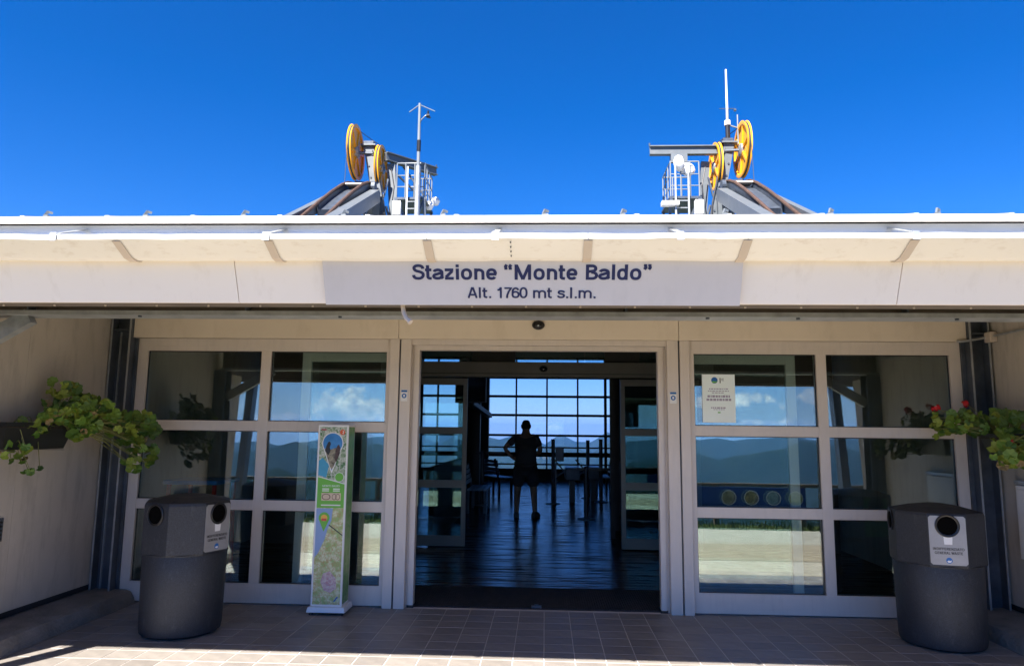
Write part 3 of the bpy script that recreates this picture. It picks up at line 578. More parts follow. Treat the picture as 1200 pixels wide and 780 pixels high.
# sliding doors, all four leaves parked open
def leaf(x0, x1, y, rows, w=0.06, glass=GLASSI, m=DOORM, ztop=2.28):
    L = MB().box(x0, x0+w, y, y+.045, 0.012, ztop).box(x1-w, x1, y, y+.045, 0.012, ztop).build('sliding_door', m, B, bevel=0.002)
    MB().box(x0+w, x1-w, y+.002, y+.043, 0.012, 0.15).build('bottom_rail', m, L)
    MB().box(x0+w, x1-w, y+.002, y+.043, ztop-.09, ztop).build('top_rail', m, L)
    zs = [0.15]+[z for r in rows for z in r]+[ztop-.09]
    for r0, r1 in rows: MB().box(x0+w, x1-w, y+.003, y+.042, r0, r1).build('crossbar', m, L)
    for i in range(0, len(zs), 2): MB().box(x0+w, x1-w, y+.018, y+.026, zs[i], zs[i+1]).build('pane', glass, L)
    return L
leaf(-2.30, -1.21, 0.13, (), 0.085, GLASSI, FRAME); leaf(1.07, 2.29, 0.13, (), 0.085, GLASSI, FRAME)
leaf(-2.16, -1.079, 3.40, ((0.784, 0.887), (1.512, 1.606)), 0.06); leaf(1.033, 2.11, 3.40, ((0.784, 0.887), (1.512, 1.606)), 0.06)
# inner lobby wall with header beam and transom
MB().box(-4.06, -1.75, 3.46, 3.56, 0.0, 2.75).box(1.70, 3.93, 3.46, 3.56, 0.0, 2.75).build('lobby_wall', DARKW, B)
MB().box(-2.3, 2.3, 3.36, 3.48, 2.302, 2.51).build('inner_header', DOORM, B, bevel=0.003)
MB().box(-2.3, 2.3, 3.352, 3.36, 2.345, 2.352).build('header_groove', BLACK, B)
for x0, x1 in ((-1.75, -0.6), (-0.6, 0.55), (0.55, 1.7)): MB().box(x0+.01, x1-.01, 3.5, 3.508, 2.51, 2.745).build('transom_pane', GLASSI, B)
MB().box(-1.02, -0.42, 3.42, 3.50, 2.515, 2.74).build('transom_panel', DARKW, B); MB().box(.82, 1.3, 3.42, 3.50, 2.515, 2.74).build('transom_panel', DARKW, B)
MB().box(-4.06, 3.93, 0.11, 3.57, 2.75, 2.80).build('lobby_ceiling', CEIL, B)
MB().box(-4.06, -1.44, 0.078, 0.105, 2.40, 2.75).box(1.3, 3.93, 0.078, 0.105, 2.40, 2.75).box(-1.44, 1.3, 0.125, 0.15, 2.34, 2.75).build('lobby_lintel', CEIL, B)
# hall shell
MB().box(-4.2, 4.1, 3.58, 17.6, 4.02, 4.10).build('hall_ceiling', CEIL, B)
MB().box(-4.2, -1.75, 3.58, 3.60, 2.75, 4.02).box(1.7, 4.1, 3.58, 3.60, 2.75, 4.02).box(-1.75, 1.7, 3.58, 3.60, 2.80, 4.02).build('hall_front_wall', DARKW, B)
# right-hand partition seen edge on: frames and dark panels
for xa, xb, y in ((1.06, 1.16, 3.70), (0.985, 1.05, 4.45), (1.12, 1.2, 5.3), (1.42, 1.52, 6.8), (1.42, 1.52, 8.0), (1.42, 1.52, 9.3)): MB().box(xa, xb, y, y+.10, 0.0, 4.0).build('partition_post', DARKW, B)
for y0, y1 in ((6.91, 7.99), (8.11, 9.29)):
    MB().box(1.46, 1.47, y0, y1, 1.0, 2.9).build('partition_pane', GLASSI, B)
    for za, zb in ((0.0, 1.0), (2.9, 4.0)): MB().box(1.43, 1.50, y0, y1, za, zb).build('partition_panel', DARKW, B)
MB().box(-1.62, -1.55, 3.62, 7.5, 0, 1.05).build('partition_panel', DARKW, B)
MB().box(-1.56, -1.42, 9.2, 9.4, 0, 4.0).build('hall_pillar', MULL, B); MB().box(-1.98, -1.86, 17.2, 17.4, 0, 4.0).build('hall_pillar', MULL, B)
# far glazing
YF = 17.46
rw = MB().box(-4.2, 4.1, YF-.05, YF+.1, 0.0, 0.36).box(-4.2, 4.1, YF-.05, YF+.1, 3.96, 4.02).box(-2.9, -1.86, YF-.05, YF+.1, .36, 3.96).box(2.2, 4.1, YF-.05, YF+.1, .36, 3.96).build('rear_window', MULL, B)
for x, w in ((-4.15, .1), (-3.6, .06), (-0.966, .055), (0.058, .055), (1.079, .055), (1.995, .09)): MB().box(x-w/2, x+w/2, YF-.02, YF+.06, .36, 3.96).build('mullion', MULL, rw)
for z, h in ((3.35, .08), (2.725, .08), (2.103, .08), (1.443, .075), (1.05, .05), (0.82, .15), (0.50, .05)):
    MB().box(-4.19, 2.2, YF-.03, YF+.05, z-h/2, z+h/2).build('transom', MULL, rw)
xs = (-4.1, -3.6, -2.9); zs = (.36, .82, 1.443, 2.103, 2.725, 3.35, 3.96)
for xa, xb in ((-4.1, -3.6), (-3.6, -2.9), (-1.86, -.966), (-.966, .058), (.058, 1.079), (1.079, 1.995), (2.03, 2.2)):
    for i in range(len(zs)-1): MB().box(xa+.005, xb-.005, YF+.01, YF+.016, zs[i]+.01, zs[i+1]-.01).build('pane', GLASSC, rw)
# machine hall block above the rear of the hall: carries the cable towers
mh = MB().box(-10, 10, 11, 20.5, 4.45, 6.6).build('machine_hall', WALL, B)
MB().box(-10.1, 10.1, 10.9, 20.6, 6.6, 6.66).build('flat_roof', SLAB, mh)
MB().box(-10, -6.3, 11.05, 20.4, -0.1, 4.44).box(6.3, 10, 11.05, 20.4, -0.1, 4.44).build('machine_wing', WALL, B)

# ================================================================== SIGN
S = thing('station_sign', 'long pale grey sign with navy lettering below the gutter of the canopy', 'sign', (-0.078, -3.08, 2.285))
lean = math.atan2(0.10, 0.217)
def lean_pt(u, w, d=0.0):   # along x, up the leaning face (w in metres from bottom), proud d
    y0, z0 = -3.042, 2.176; c, s_ = cos(lean), sin(lean)
    return (u+0.078, y0-w*s_-d*c+3.08, z0+w*c-d*s_-2.285)
q = [(-1.100, 0), (0.945, 0), (0.945, 0.236), (-1.100, 0.236)]
MB().prism(q, lambda u, w: lean_pt(u, w, 0.0), lambda u, w: lean_pt(u, w, 0.016)).build('sign_panel', SIGNM, S, bevel=0.0015)
rx = pi/2+lean-0.0
rot_s = (pi/2 + lean, 0, 0)
text('lettering', 'Stazione \u201cMonte Baldo\u201d', NAVY, S, lean_pt(-0.073, 0.167, 0.0165), 1.168, 0.0755, (pi/2+lean, 0, 0), 0.175)
text('lettering', 'Alt. 1760 mt s.l.m.', NAVY, S, lean_pt(-0.071, 0.064, 0.0165), 0.630, 0.054, (pi/2+lean, 0, 0), 0.15)
for o in [c for c in S.children if c.name.startswith('lettering')]: o.rotation_euler = (pi/2+lean, 0, 0)

# ================================================================== SMALL THINGS ON THE FACADE
d = thing('drain_spout', 'short curved cream pipe hanging under the canopy edge below the sign', 'pipe', (-0.71, -3.0, 2.19))
MB().tube([(-.012, .0, .03), (-.012, 0, -.02), (-.006, -.004, -.05), (.008, -.01, -.078), (.03, -.02, -.098)], .011, 10).build('pipe', STRIP, d, True)
MB().cyl((.026, -.018, -.094), (.034, -.022, -.102), .014, 10).build('nozzle', STRIP, d, True)
def sensor(x, y, z, lab):
    t = thing('motion_sensor', lab, 'sensor', (x, y, z), 0, 'door motion sensors')
    MB().exz([(.058*cos(a), .042*sin(a)-.004) for a in [2*pi*k/20 for k in range(20)]], 0, -.018).build('housing', BLACK, t, True, bevel=.003)
    mb = MB(); vs = []; n = 14; m_ = 5
    for i in range(m_+1):
        a = (pi/2)*i/m_
        for k in range(n): b = 2*pi*k/n; vs.append((.042*cos(a)*cos(b), -.018-.026*sin(a), .028*cos(a)*sin(b)-.008))
    mb.add(vs, [(i*n+k, i*n+(k+1) % n, (i+1)*n+(k+1) % n, (i+1)*n+k) for i in range(m_) for k in range(n)]).build('lens', pmat('smoked_lens', (.01, .01, .012), .15), t, True)
    MB().cyl((0, -.040, -.012), (0, -.046, -.013), .008, 8).build('eye', STEEL, t)
sensor(-0.066, -0.062, 2.52, 'black dome sensor on the cream header above the outer doorway')
sensor(-0.026, 3.352, 2.42, 'black dome sensor on the dark header beam of the inner doorway')
def sticker(x, z, lab):
    t = thing('post_sticker', lab, 'sticker', (x, -.0365, z), 0, 'stickers on the door posts')
    MB().box(-.030, .030, -.002, 0, -.055, .050).build('backing', WHITE, t)
    MB().box(-.027, .027, -.003, -.0021, .028, .046).build('blue_band', LOGO, t)
    MB().exz([(.022*cos(2*pi*k/16), .022*sin(2*pi*k/16)-.006) for k in range(16)], -.003, -.0021).build('round_mark', LOGO, t)
    MB().box(-.008, .008, -.0036, -.0031, -.016, .004).build('white_mark', WHITE, t)
sticker(-1.287, 1.871, 'small blue and white sticker on the post left of the doorway')
sticker(1.147, 1.873, 'small blue and white sticker on the post right of the doorway')
nb = thing('notice_sheet', 'white paper notice taped inside the top left pane of the right storefront window', 'notice', (1.567, 0.033, 1.87))
MB().box(-.147, .147, -.002, .0, -.216, .216).build('paper', pmat('paper', (0.80, 0.90, 0.90), 0.7, var=0.02), nb)  # bluish cast of the sky reflected in the glass, put into the paper colour
MB().exz([(-.035+.029*cos(2*pi*k/18), .163+.029*sin(2*pi*k/18)) for k in range(18)], -.003, -.0022).build('round_logo', LOGO, nb)
MB().exz([(-.060, .150), (-.045, .157), (-.030, .152), (-.012, .158), (-.016, .146), (-.030, .138), (-.050, .140)], -.0038, -.0031).build('logo_hill', GREENI, nb)
MB().box(.012, .020, -.003, -.0022, .138, .185).box(.03, .05, -.003, -.0022, .16, .164).box(.03, .05, -.003, -.0022, .176, .18).box(.03, .034, -.003, -.0022, .165, .175).build('logo_mark', INK, nb)
rl = random.Random(3)
for z, w, h in ((.085, .17, .009), (.066, .19, .007), (.05, .12, .007), (.018, .20, .02), (-.012, .22, .02), (-.085, .14, .012), (-.10, .10, .006)):
    mb = MB(); x = -w/2
    while x < w/2-.01:
        l = rl.uniform(.008, .028); mb.box(x, min(x+l, w/2), -.003, -.0022, z-h/2, z+h/2); x += l+.006
    mb.build('print_line', INKG, nb)
MB().box(-.012, .012, -.003, -.0022, -.132, -.122).build('green_mark', GREENI, nb)
# electric conduit on the right
cd = thing('electric_conduit', 'grey conduit with a junction box rising from the window corner along the right wall', 'conduit')
MB().tube([(3.64, -.075, 2.385), (3.69, -.085, 2.385), (3.78, -.10, 2.40), (3.86, -.09, 2.415), (3.90, -.12, 2.42)], .011, 8).build('pipe', STEEL, cd, True)
MB().tube([(3.905, -.16, 2.425), (3.905, -.9, 2.43), (3.905, -1.8, 2.43)], .010, 8).build('pipe', STEEL, cd, True)
MB().box(3.868, 3.929, -.175, -.085, 2.372, 2.462).build('junction_box', STRIP, cd, bevel=.006)
cb = thing('wall_cabinet', 'white metal cabinet mounted on the right side wall behind the bin', 'cabinet', (3.93, -0.75, 0.9))
MB().box(-.04, -.001, -.25, .44, -.33, .26).build('casing', WHITE, cb, bevel=.004)
MB().box(-.047, -.041, -.22, .41, -.30, .23).build('door', WHITE, cb, bevel=.003)
MB().box(-.05, -.001, -.25, .44, .27, .30).build('top_bar', STEEL, cb)
wp = thing('wall_grille', 'dark louvred grille low on the left side wall at the edge of the photo', 'grille', (-4.06, -1.5, 0.78))
MB().box(.001, .012, -.28, .285, -.08, .09).build('frame', STEELD, wp)
for k in range(5): MB().box(.0125, .022, -.26, .265, -.066+k*.03, -.052+k*.03).build('slat', BLACK, wp)

# ================================================================== LITTER BINS
def litter_bin(x, y, face_deg, lab, green=False):
    t = thing('litter_bin', lab, 'litter bin', (x, y, 0.0), radians(face_deg), 'litter bins beside the entrance')
    I = Matrix.Identity(4)
    MB().lathe([(.276, .008), (.290, .02), (.297, .06), (.302, .35), (.307, .592), (.30, .604)], I, 56).build('body', BINM, t, True)
    R = .331; oc = lambda r, z: [(r*cos(radians(22.5+45*k)), r*sin(radians(22.5+45*k)), z) for k in range(8)]
    mb = MB(); rings = [oc(R*.985, .600), oc(R, .612), oc(R, .965), oc(R*.975, .988), oc(R*.55, 1.022), oc(R*.18, 1.04)]
    vs = [v for r_ in rings for v in r_]
    fs = [(i*8+k, i*8+(k+1) % 8, (i+1)*8+(k+1) % 8, (i+1)*8+k) for i in range(5) for k in range(8)] + [tuple(range(8))[::-1], tuple(range(40, 48))]
    hood = mb.add(vs, fs).build('hood', BINM, t, bevel=0.004)
    MB().lathe([(.30, .594), (.312, .596), (.313, .604), (.30, .606)], I, 56, True).build('seam_band', BINM, t, True)
    ap = R*cos(radians(22.5))
    for k, kind in ((0, 'plate'), (1, 'hole'), (2, 'back'), (3, 'hole')):
        E_ = Matrix.Rotation(radians(90*k), 4, 'Z')
        def P(u, z, dd): return E_ @ Vector((ap+dd, u, z))
        def rr(w, z0, z1, c): return [(-w+c, z0), (w-c, z0), (w, z0+c), (w, z1-c), (w-c, z1), (-w+c, z1), (-w, z1-c), (-w, z0+c)]
        if kind in ('plate', 'back') and (kind == 'plate' or green):
            pm = PLATE if kind == 'plate' else GREENP
            pl = MB().prism(rr(.122, .622, .972, .014), lambda u, z: P(u, z, .0005), lambda u, z: P(u, z, .005)).build('plate', pm, t)
            if kind == 'plate':
                rot = (E_ @ Matrix.Rotation(pi/2, 4, 'Z') @ Matrix.Rotation(pi/2, 4, 'X')).to_euler()
                text('lettering', 'INDIFFERENZIATO', INK, pl, P(0, .7365, .0052), .205, .0185, rot, .17, .0008)
                text('lettering', 'GENERAL WASTE', INK, pl, P(0, .708, .0052), .185, .0185, rot, .17, .0008)
                MB().prism([(-.026, .768), (.026, .768), (.03, .832), (-.03, .832)], lambda u, z: P(u, z, .0052), lambda u, z: P(u, z, .0062)).prism([(-.034, .838), (.03, .846), (.03, .852), (-.034, .846)], lambda u, z: P(u, z, .0052), lambda u, z: P(u, z, .0062)).build('bin_icon', WHITE, pl)
                MB().prism([(.021*cos(2*pi*q/18), .655+.021*sin(2*pi*q/18)) for q in range(18)], lambda u, z: P(u, z, .0052), lambda u, z: P(u, z, .0060)).build('round_logo', LOGO, pl)
                MB().prism([(-.015, .649), (-.004, .656), (.004, .652), (.015, .658), (.010, .642), (-.006, .640)], lambda u, z: P(u, z, .0062), lambda u, z: P(u, z, .0068)).build('logo_hill', WHITE, pl)
        m3 = E_ @ Matrix.Translation((ap, 0, .902)) @ Matrix.Rotation(pi/2, 4, 'Y')
        ring = MB().lathe([(.066, .0), (.081, .0), (.083, .010), (.076, .014), (.067, .011)], m3, 32, True).build('opening_rim', BLACK, t, True)
        MB().lathe([(.069, .0005), (.069, .0065), (.0001, .0065)], m3, 32).build('opening_dark_disc', pmat('painted_hole_dark', (.002, .002, .002), .9, spec=.05), ring)  # solid black disc paints the dark inside the uncut hole
litter_bin(-2.815, -0.86, -20, 'charcoal litter bin left of the doorway, its plate turned to the right')
litter_bin(3.025, -0.69, -103, 'charcoal litter bin right of the doorway, its waste plate facing the viewer', True)

# ================================================================== INFORMATION TOTEM
T = thing('information_totem', 'tall white totem with map and green panel standing left of the doorway', 'information sign', (-1.845, -0.19, 0))
MB().prism([(-.165, -.13), (.165, -.13), (.165, .125), (-.165, .125)], lambda x, y: (x, y, .022), lambda x, y: (x*.95, y*.95, .066)).build('base', WHITE, T, bevel=.004)
for x, y in ((-.13, -.1), (.13, -.1), (-.13, .1), (.13, .1)): MB().cyl((x, y, 0), (x, y, .022), .018, 10).build('foot', RUBBER, T)
body = MB().box(-.138, .130, -.105, .105, .067, 1.592).build('body', WHITE, T, bevel=.003)
FY = -.105
def art(name, pts, mat, lay, parent=None): return MB().exz(pts, FY-.0006*lay, FY-.0006*lay-.0005).build(name, mat, parent or panel)
def map_mat(name, base, alt, line, scale=9):
    m = bpy.data.materials.new(name); m.use_nodes = True; nt = m.node_tree; bs = nt.nodes['Principled BSDF']; bs.inputs['Roughness'].default_value = 0.4
    t = N(nt, 'ShaderNodeTexCoord'); n = N(nt, 'ShaderNodeTexNoise'); n.inputs['Scale'].default_value = scale; n.inputs['Detail'].default_value = 5; nt.links.new(t.outputs['Object'], n.inputs['Vector'])
    r = N(nt, 'ShaderNodeMapRange'); r.inputs[1].default_value = .4; r.inputs[2].default_value = .6; nt.links.new(n.outputs[0], r.inputs[0])
    c = mix(nt, r.outputs[0], base, alt)
    md = N(nt, 'ShaderNodeVectorMath'); md.operation = 'MULTIPLY_ADD'; nt.links.new(n.outputs['Color'], md.inputs[0]); md.inputs[1].default_value = (.12, .12, .12); nt.links.new(t.outputs['Object'], md.inputs[2])
    v = N(nt, 'ShaderNodeTexVoronoi'); v.feature = 'DISTANCE_TO_EDGE'; v.inputs['Scale'].default_value = scale*1.3; nt.links.new(md.outputs[0], v.inputs['Vector'])
    l = mth(nt, 'LESS_THAN', v.outputs['Distance'], .06)
    nt.links.new(mix(nt, mth(nt, 'MULTIPLY', l, .75), c, line), bs.inputs['Base Color'])
    return m
panel = MB().box(-.122, .114, FY-.0005, FY, .085, 1.575).build('print_panel', map_mat('map_land', (.30, .44, .15), (.60, .63, .40), (.42, .26, .10), 24), T)
art('lake_print', [(-.122, .47), (-.095, .50), (-.04, .62), (-.02, .70), (.012, .78), (.02, .88), (-.122, .88)], pmat('lake_print', (.22, .34, .58), .4, var=.05), 1)
art('town_print', [(-.03, .20), (.03, .18), (.08, .22), (.07, .30), (.02, .36), (-.04, .34), (-.06, .27)], map_mat('town_print', (.60, .58, .56), (.45, .34, .40), (.45, .06, .06), 45), 1)
art('route_line', [(-.005, .745), (.114, .66), (.114, .65), (-.01, .737)], INK, 2)
art('relief_print', [(-.122, 1.145), (.114, 1.085), (.114, 1.575), (-.122, 1.575)], map_mat('relief_print', (.08, .19, .07), (.33, .40, .27), (.65, .65, .6), 18), 1)
art('river_print', [(-.122, 1.16), (-.05, 1.14), (-.03, 1.25), (-.09, 1.31), (-.122, 1.28)], pmat('river_print', (.05, .30, .48), .4), 2)
art('green_band', [(-.122, .885), (.114, .885), (.114, 1.085), (-.122, 1.145)], GREENI, 2)
art('white_rule', [(-.122, 1.145), (.114, 1.085), (.114, 1.092), (-.122, 1.152)], WHITE, 3)
art('track_box', [(-.085, .945), (.085, .945), (.085, 1.01), (-.085, 1.01)], pmat('cream_print', (.62, .50, .36), .5), 3)
def ringpts(cx, cz, rx_, rz_, w): 
    mb = MB(); n = 20; vs = []
    for yy in (FY-.0026, FY-.0032):
        for s_ in (1, w):
            for k in range(n): vs.append((cx+rx_*s_*cos(2*pi*k/n), yy, cz+rz_*s_*sin(2*pi*k/n)))
    fs = []
    for k in range(n):
        k2 = (k+1) % n; fs += [(2*n+k, 2*n+k2, 3*n+k2, 3*n+k), (k, k2, 2*n+k2, 2*n+k), (n+k, n+k2, 3*n+k2, 3*n+k)]
    return mb.add(vs, fs)
for cx, rx_ in ((-.043, .038), (.028, .020), (.058, .020)): ringpts(cx, .977, rx_, .026, .82).build('track_ring', pmat('track_brown', (.10, .06, .04), .6), panel)
text('lettering', 'MONTE BALDO', WHITE, panel, (-.004, FY-.0014, 1.082-.012), .15, .015, (pi/2, 0, 0), .14, .0005)
for z, w in ((1.044, .06), (1.028, .06)):
    for cx in (-.05, .045): MB().box(cx-w/2, cx+w/2, FY-.0022, FY-.0014, z-.005, z+.005).build('print_line', pmat('pale_print', (.7, .75, .65), .5), panel)
MB().box(-.085, .085, FY-.0022, FY-.0014, .902, .912).build('print_line', WHITE, panel)
def pin(cx, cz, r, tip, y):
    pts = [(cx+r*cos(a), cz+r*sin(a)) for a in [radians(-32+k*(244/22)) for k in range(23)]]
    return pts+[(cx, tip)]
art('pin_outline', pin(-.005, 1.435, .094, 1.175, 0), WHITE, 3)
art('pin_picture', pin(-.005, 1.435, .086, 1.20, 0), pmat('picture_sky', (.02, .16, .42), .4, var=.2, vscale=10, c2=(.06, .26, .6)), 4)
art('picture_ground', [(-.075, 1.385), (-.045, 1.40), (-.02, 1.38), (.02, 1.395), (.066, 1.38), (.012, 1.235), (-.005, 1.21), (-.022, 1.235)], pmat('picture_ground', (.22, .20, .14), .5, var=.5, vscale=40), 5)
art('picture_rider', [(-.07, 1.37), (-.06, 1.41), (-.045, 1.445), (-.03, 1.45), (-.02, 1.43), (-.03, 1.40), (-.02, 1.37), (-.04, 1.33)], INK, 6)
art('picture_rider', [(.02, 1.30), (.022, 1.37), (.035, 1.41), (.05, 1.425), (.062, 1.40), (.062, 1.35), (.045, 1.30), (.03, 1.27)], pmat('picture_dark', (.06, .035, .03), .5, var=.4, vscale=60), 6)
art('green_disc', [(.065+.037*cos(2*pi*k/24), 1.145+.037*sin(2*pi*k/24)) for k in range(24)], GREENI, 4)
art('white_disc', [(.065+.041*cos(2*pi*k/24), 1.145+.041*sin(2*pi*k/24)) for k in range(24)], WHITE, 3)
art('number_badge', [(.078+.024*cos(2*pi*k/20), 1.53+.024*sin(2*pi*k/20)) for k in range(20)], pmat('badge_red', (.62, .10, .03), .5), 4)
text('lettering', '2', WHITE, panel, (.084, FY-.003, 1.53), .016, .026, (pi/2, 0, 0), .2, .0005)
art('red_mark', [(-.11, 1.545), (-.065, 1.545), (-.065, 1.557), (-.11, 1.557)], pmat('mark_red', (.35, .03, .06), .5), 3)
art('map_pin', pin(-.052, .80, .048, .685, 0), GREENI, 3)
art('pin_sun', [(-.052+.028*cos(2*pi*k/18), .80+.028*sin(2*pi*k/18)) for k in range(18)], pmat('pin_orange', (.75, .42, .06), .5), 4)
art('pin_red', [(-.075, .775), (-.03, .775), (-.03, .795), (-.075, .795)], pmat('pin_red', (.55, .06, .05), .5), 5)
art('scale_mark', [(.055, .11), (.085, .15), (.10, .15), (.07, .11)], LOGO, 2)
MB().box(.1305, .1312, -.09, .09, .085, 1.575).build('side_print', map_mat('side_print', (.06, .24, .03), (.14, .32, .08), (.22, .30, .15), 10), T)
MB().box(-.1392, -.1385, -.09, .09, .085, 1.575).build('side_print', bpy.data.materials['side_print'], T)

# ================================================================== ENTRANCE MAT
em = thing('entrance_mat', 'dark ribbed entrance mat lying inside the open doorway', 'mat', (-0.07, 0.47, 0))
MB().exy([(-1.09, -.405), (1.088, -.405), (1.088, -.27), (1.75, -.27), (1.75, .46), (-1.75, .46), (-1.75, -.27), (-1.09, -.27)], -.0005, .004).build('backing', MATM, em)
rb = MB()
for k in range(160):
    x = -1.74+k*.0217
    rb.box(x, x+.012, -.395 if -1.08 < x < 1.06 else -.265, .45, .004, .010)
rb = rb.build('rib', MATM, em); rb['kind'] = 'stuff'
MB().box(-.045, .045, -.385, -.34, .004, .022).cyl((0, -.36, .022), (0, -.36, .03), .02, 12).build('floor_stop', STEELD, em)

# ================================================================== PLANTERS AND GERANIUMS
def leaf_mesh(i, mat):
    n = 14; vs = [(0, 0, -.06)]; r_ = random.Random(i)
    for k in range(n):
        a = 2*pi*(k+.5)/n - pi/2
        notch = .45 if k in (0, n-1) else 1.0
        rr_ = (1.0 if k % 2 else .88)*notch*r_.uniform(.94, 1.05)
        vs.append((rr_*cos(a)*.5, rr_*sin(a)*.5, .05*r_.uniform(-.6, 1.2)+.05*(k % 2)))
    fs = [(0, k+1, (k+1) % n+1) for k in range(n)]
    return MB().add(vs, fs).mesh('leaf', mat)
LEAVES = [[leaf_mesh(10*j+i, LEAFM[j]) for i in range(3)] for j in range(4)]
def planter(x_wall, s, y0, y1, lab):
    """trough on the wall; s=+1 for the left wall (trough sticks out to +x)"""
    t = thing('planter_box', lab, 'planter', (x_wall, (y0+y1)/2, 1.47), 0, 'planter boxes on the side walls')
    h = (y1-y0)/2
    xa, xb = s*.05, s*.26; z0, z1 = -.09, .105
    vs = [(xa, -h, z1), (xb, -h, z1), (xb, h, z1), (xa, h, z1), (xa+s*.02, -h+.055, z0), (xb-s*.045, -h+.055, z0), (xb-s*.045, h-.055, z0), (xa+s*.02, h-.055, z0)]
    MB().add(vs, [(4, 5, 6, 7), (0, 1, 5, 4), (1, 2, 6, 5), (2, 3, 7, 6), (3, 0, 4, 7)]).build('trough', BOXM, t)
    MB().box(xa-s*.006, xb+s*.012, -h-.012, -h, z1-.018, z1+.004).box(xa-s*.006, xb+s*.012, h, h+.012, z1-.018, z1+.004).box(xb, xb+s*.012, -h, h, z1-.018, z1+.004).box(xa-s*.012, xa, -h, h, z1-.018, z1+.004).build('rim', BOXM, t)
    MB().box(xa+s*.002, xb-s*.002, -h+.002, h-.002, z1-.035, z1-.028).build('soil', SOIL, t)
    for yy in (-h+.12, h-.12):
        MB().bar((s*.002, yy, -.10), (s*.002, yy, .12), .02, .004, (1, 0, 0)).bar((0, yy, -.098), (xb, yy, -.098), .02, .004).build('bracket', STEELD, t)
    return t
planter(-4.06, 1, -1.62, -0.86, 'dark trough planter fixed to the left side wall')
planter(3.93, -1, -1.05, -0.24, 'dark trough planter fixed to the right side wall')
def geranium(base, lab, blobs, flowers, seed, roots):
    t = thing('geranium_plant', lab, 'plant', base, 0, 'geraniums in the wall planters')
    rg = random.Random(seed); bx = Vector(base)
    for (c, rad, n, size, pal) in blobs:
        c = Vector(c); made = []
        for k in range(n):
            while True:
                q = Vector((rg.uniform(-1, 1), rg.uniform(-1, 1), rg.uniform(-1, 1)))
                if 0.25 < q.length < 1: break
            p = c+Vector((q.x*rad[0], q.y*rad[1], q.z*rad[2]))*1.12-bx
            j = rg.choices(range(4), pal)[0]
            s_ = size*rg.uniform(.7, 1.25)
            nrm = Vector((rg.gauss(0, .4)-base[0]*.12, rg.gauss(-.8, .3), rg.gauss(.5, .35))).normalized()
            e = nrm.to_track_quat('Z', 'Y').to_euler(); e.rotate_axis('Z', rg.uniform(0, 2*pi))
            inst('leaf', rg.choice(LEAVES[j]), t, p, e, (s_, s_, s_)); made.append(p)
            if k % 2 == 0:
                rt = Vector(min(roots, key=lambda r_: (Vector(r_)-bx-p).length))-bx
                mid = (p+rt)/2+Vector((rg.uniform(-.04, .04), rg.uniform(-.04, .04), .05))
                MB().tube([rt, mid, p-nrm*.006], [.005, .0035, .0022], 5).build('stem', STEM, t, True)
    for f, r in flowers:
        p = Vector(f)-bx; mb = MB()
        for k in range(26):
            q = Vector((rg.gauss(0, 1), rg.gauss(0, 1), rg.gauss(0, 1))).normalized()*r*rg.uniform(.5, 1.0)
            u = q.orthogonal().normalized(); w = q.cross(u).normalized(); s_ = r*.42
            mb.add([p+q+u*s_, p+q+w*s_, p+q-u*s_, p+q-w*s_], [(0, 1, 2, 3)])
        mb.build('flower', RED, t)
        rt = Vector(min(roots, key=lambda r_: (Vector(r_)-Vector(f)).length))-bx
        MB().tube([rt, (p+rt)/2+Vector((0, 0, .04)), p], .003, 5).build('flower_stem', STEM, t, True)
    return t
geranium((-3.9, -1.1, 1.55), 'trailing green geranium without flowers spilling from the left planter', (
    ((-3.72, -0.82, 1.66), (.20, .22, .13), 84, .09, (5, 4, 4, .3)),
    ((-3.86, -1.0, 1.78), (.12, .14, .13), 34, .082, (4, 5, 2, .2)),
    ((-3.72, -1.08, 1.63), (.09, .22, .08), 46, .082, (4, 5, 2, .6)),
    ((-3.70, -0.90, 1.52), (.08, .14, .07), 22, .085, (4, 5, 2, .4)),
    ((-3.55, -0.48, 1.55), (.17, .20, .13), 72, .09, (4, 3, 6, .2)),
    ((-3.50, -0.42, 1.32), (.12, .10, .13), 26, .085, (5, 4, 2, .4)),
    ((-3.83, -1.28, 1.56), (.10, .14, .07), 22, .07, (4, 5, 1, 1)),
    ((-3.86, -1.45, 1.40), (.10, .12, .13), 22, .068, (3, 3, 1, 2.5)),
    ((-3.80, -1.32, 1.24), (.05, .05, .04), 5, .06, (5, 2, 1, 1))), (), 5,
    ((-3.9, -1.45, 1.55), (-3.9, -1.2, 1.55), (-3.88, -1.0, 1.56), (-3.86, -0.88, 1.56)))
geranium((3.8, -0.5, 1.55), 'green geranium with red flower heads growing in the right planter', (
    ((3.55, -0.28, 1.66), (.15, .12, .10), 56, .078, (4, 2, 6, .1)),
    ((3.38, -0.20, 1.64), (.10, .07, .10), 18, .062, (3, 4, 3, .2)),
    ((3.72, -0.55, 1.68), (.12, .20, .10), 46, .082, (5, 3, 4, .2)),
    ((3.66, -0.72, 1.50), (.13, .14, .12), 40, .09, (3, 7, 1, .2)),
    ((3.50, -0.92, 1.43), (.14, .12, .10), 34, .09, (3, 8, .5, .6))),
    (((3.355, -.20, 1.785), .042), ((3.572, -.25, 1.83), .034), ((3.53, -.9, 1.52), .016)), 8,
    ((3.78, -.9, 1.55), (3.78, -.6, 1.56), (3.77, -.35, 1.56)))

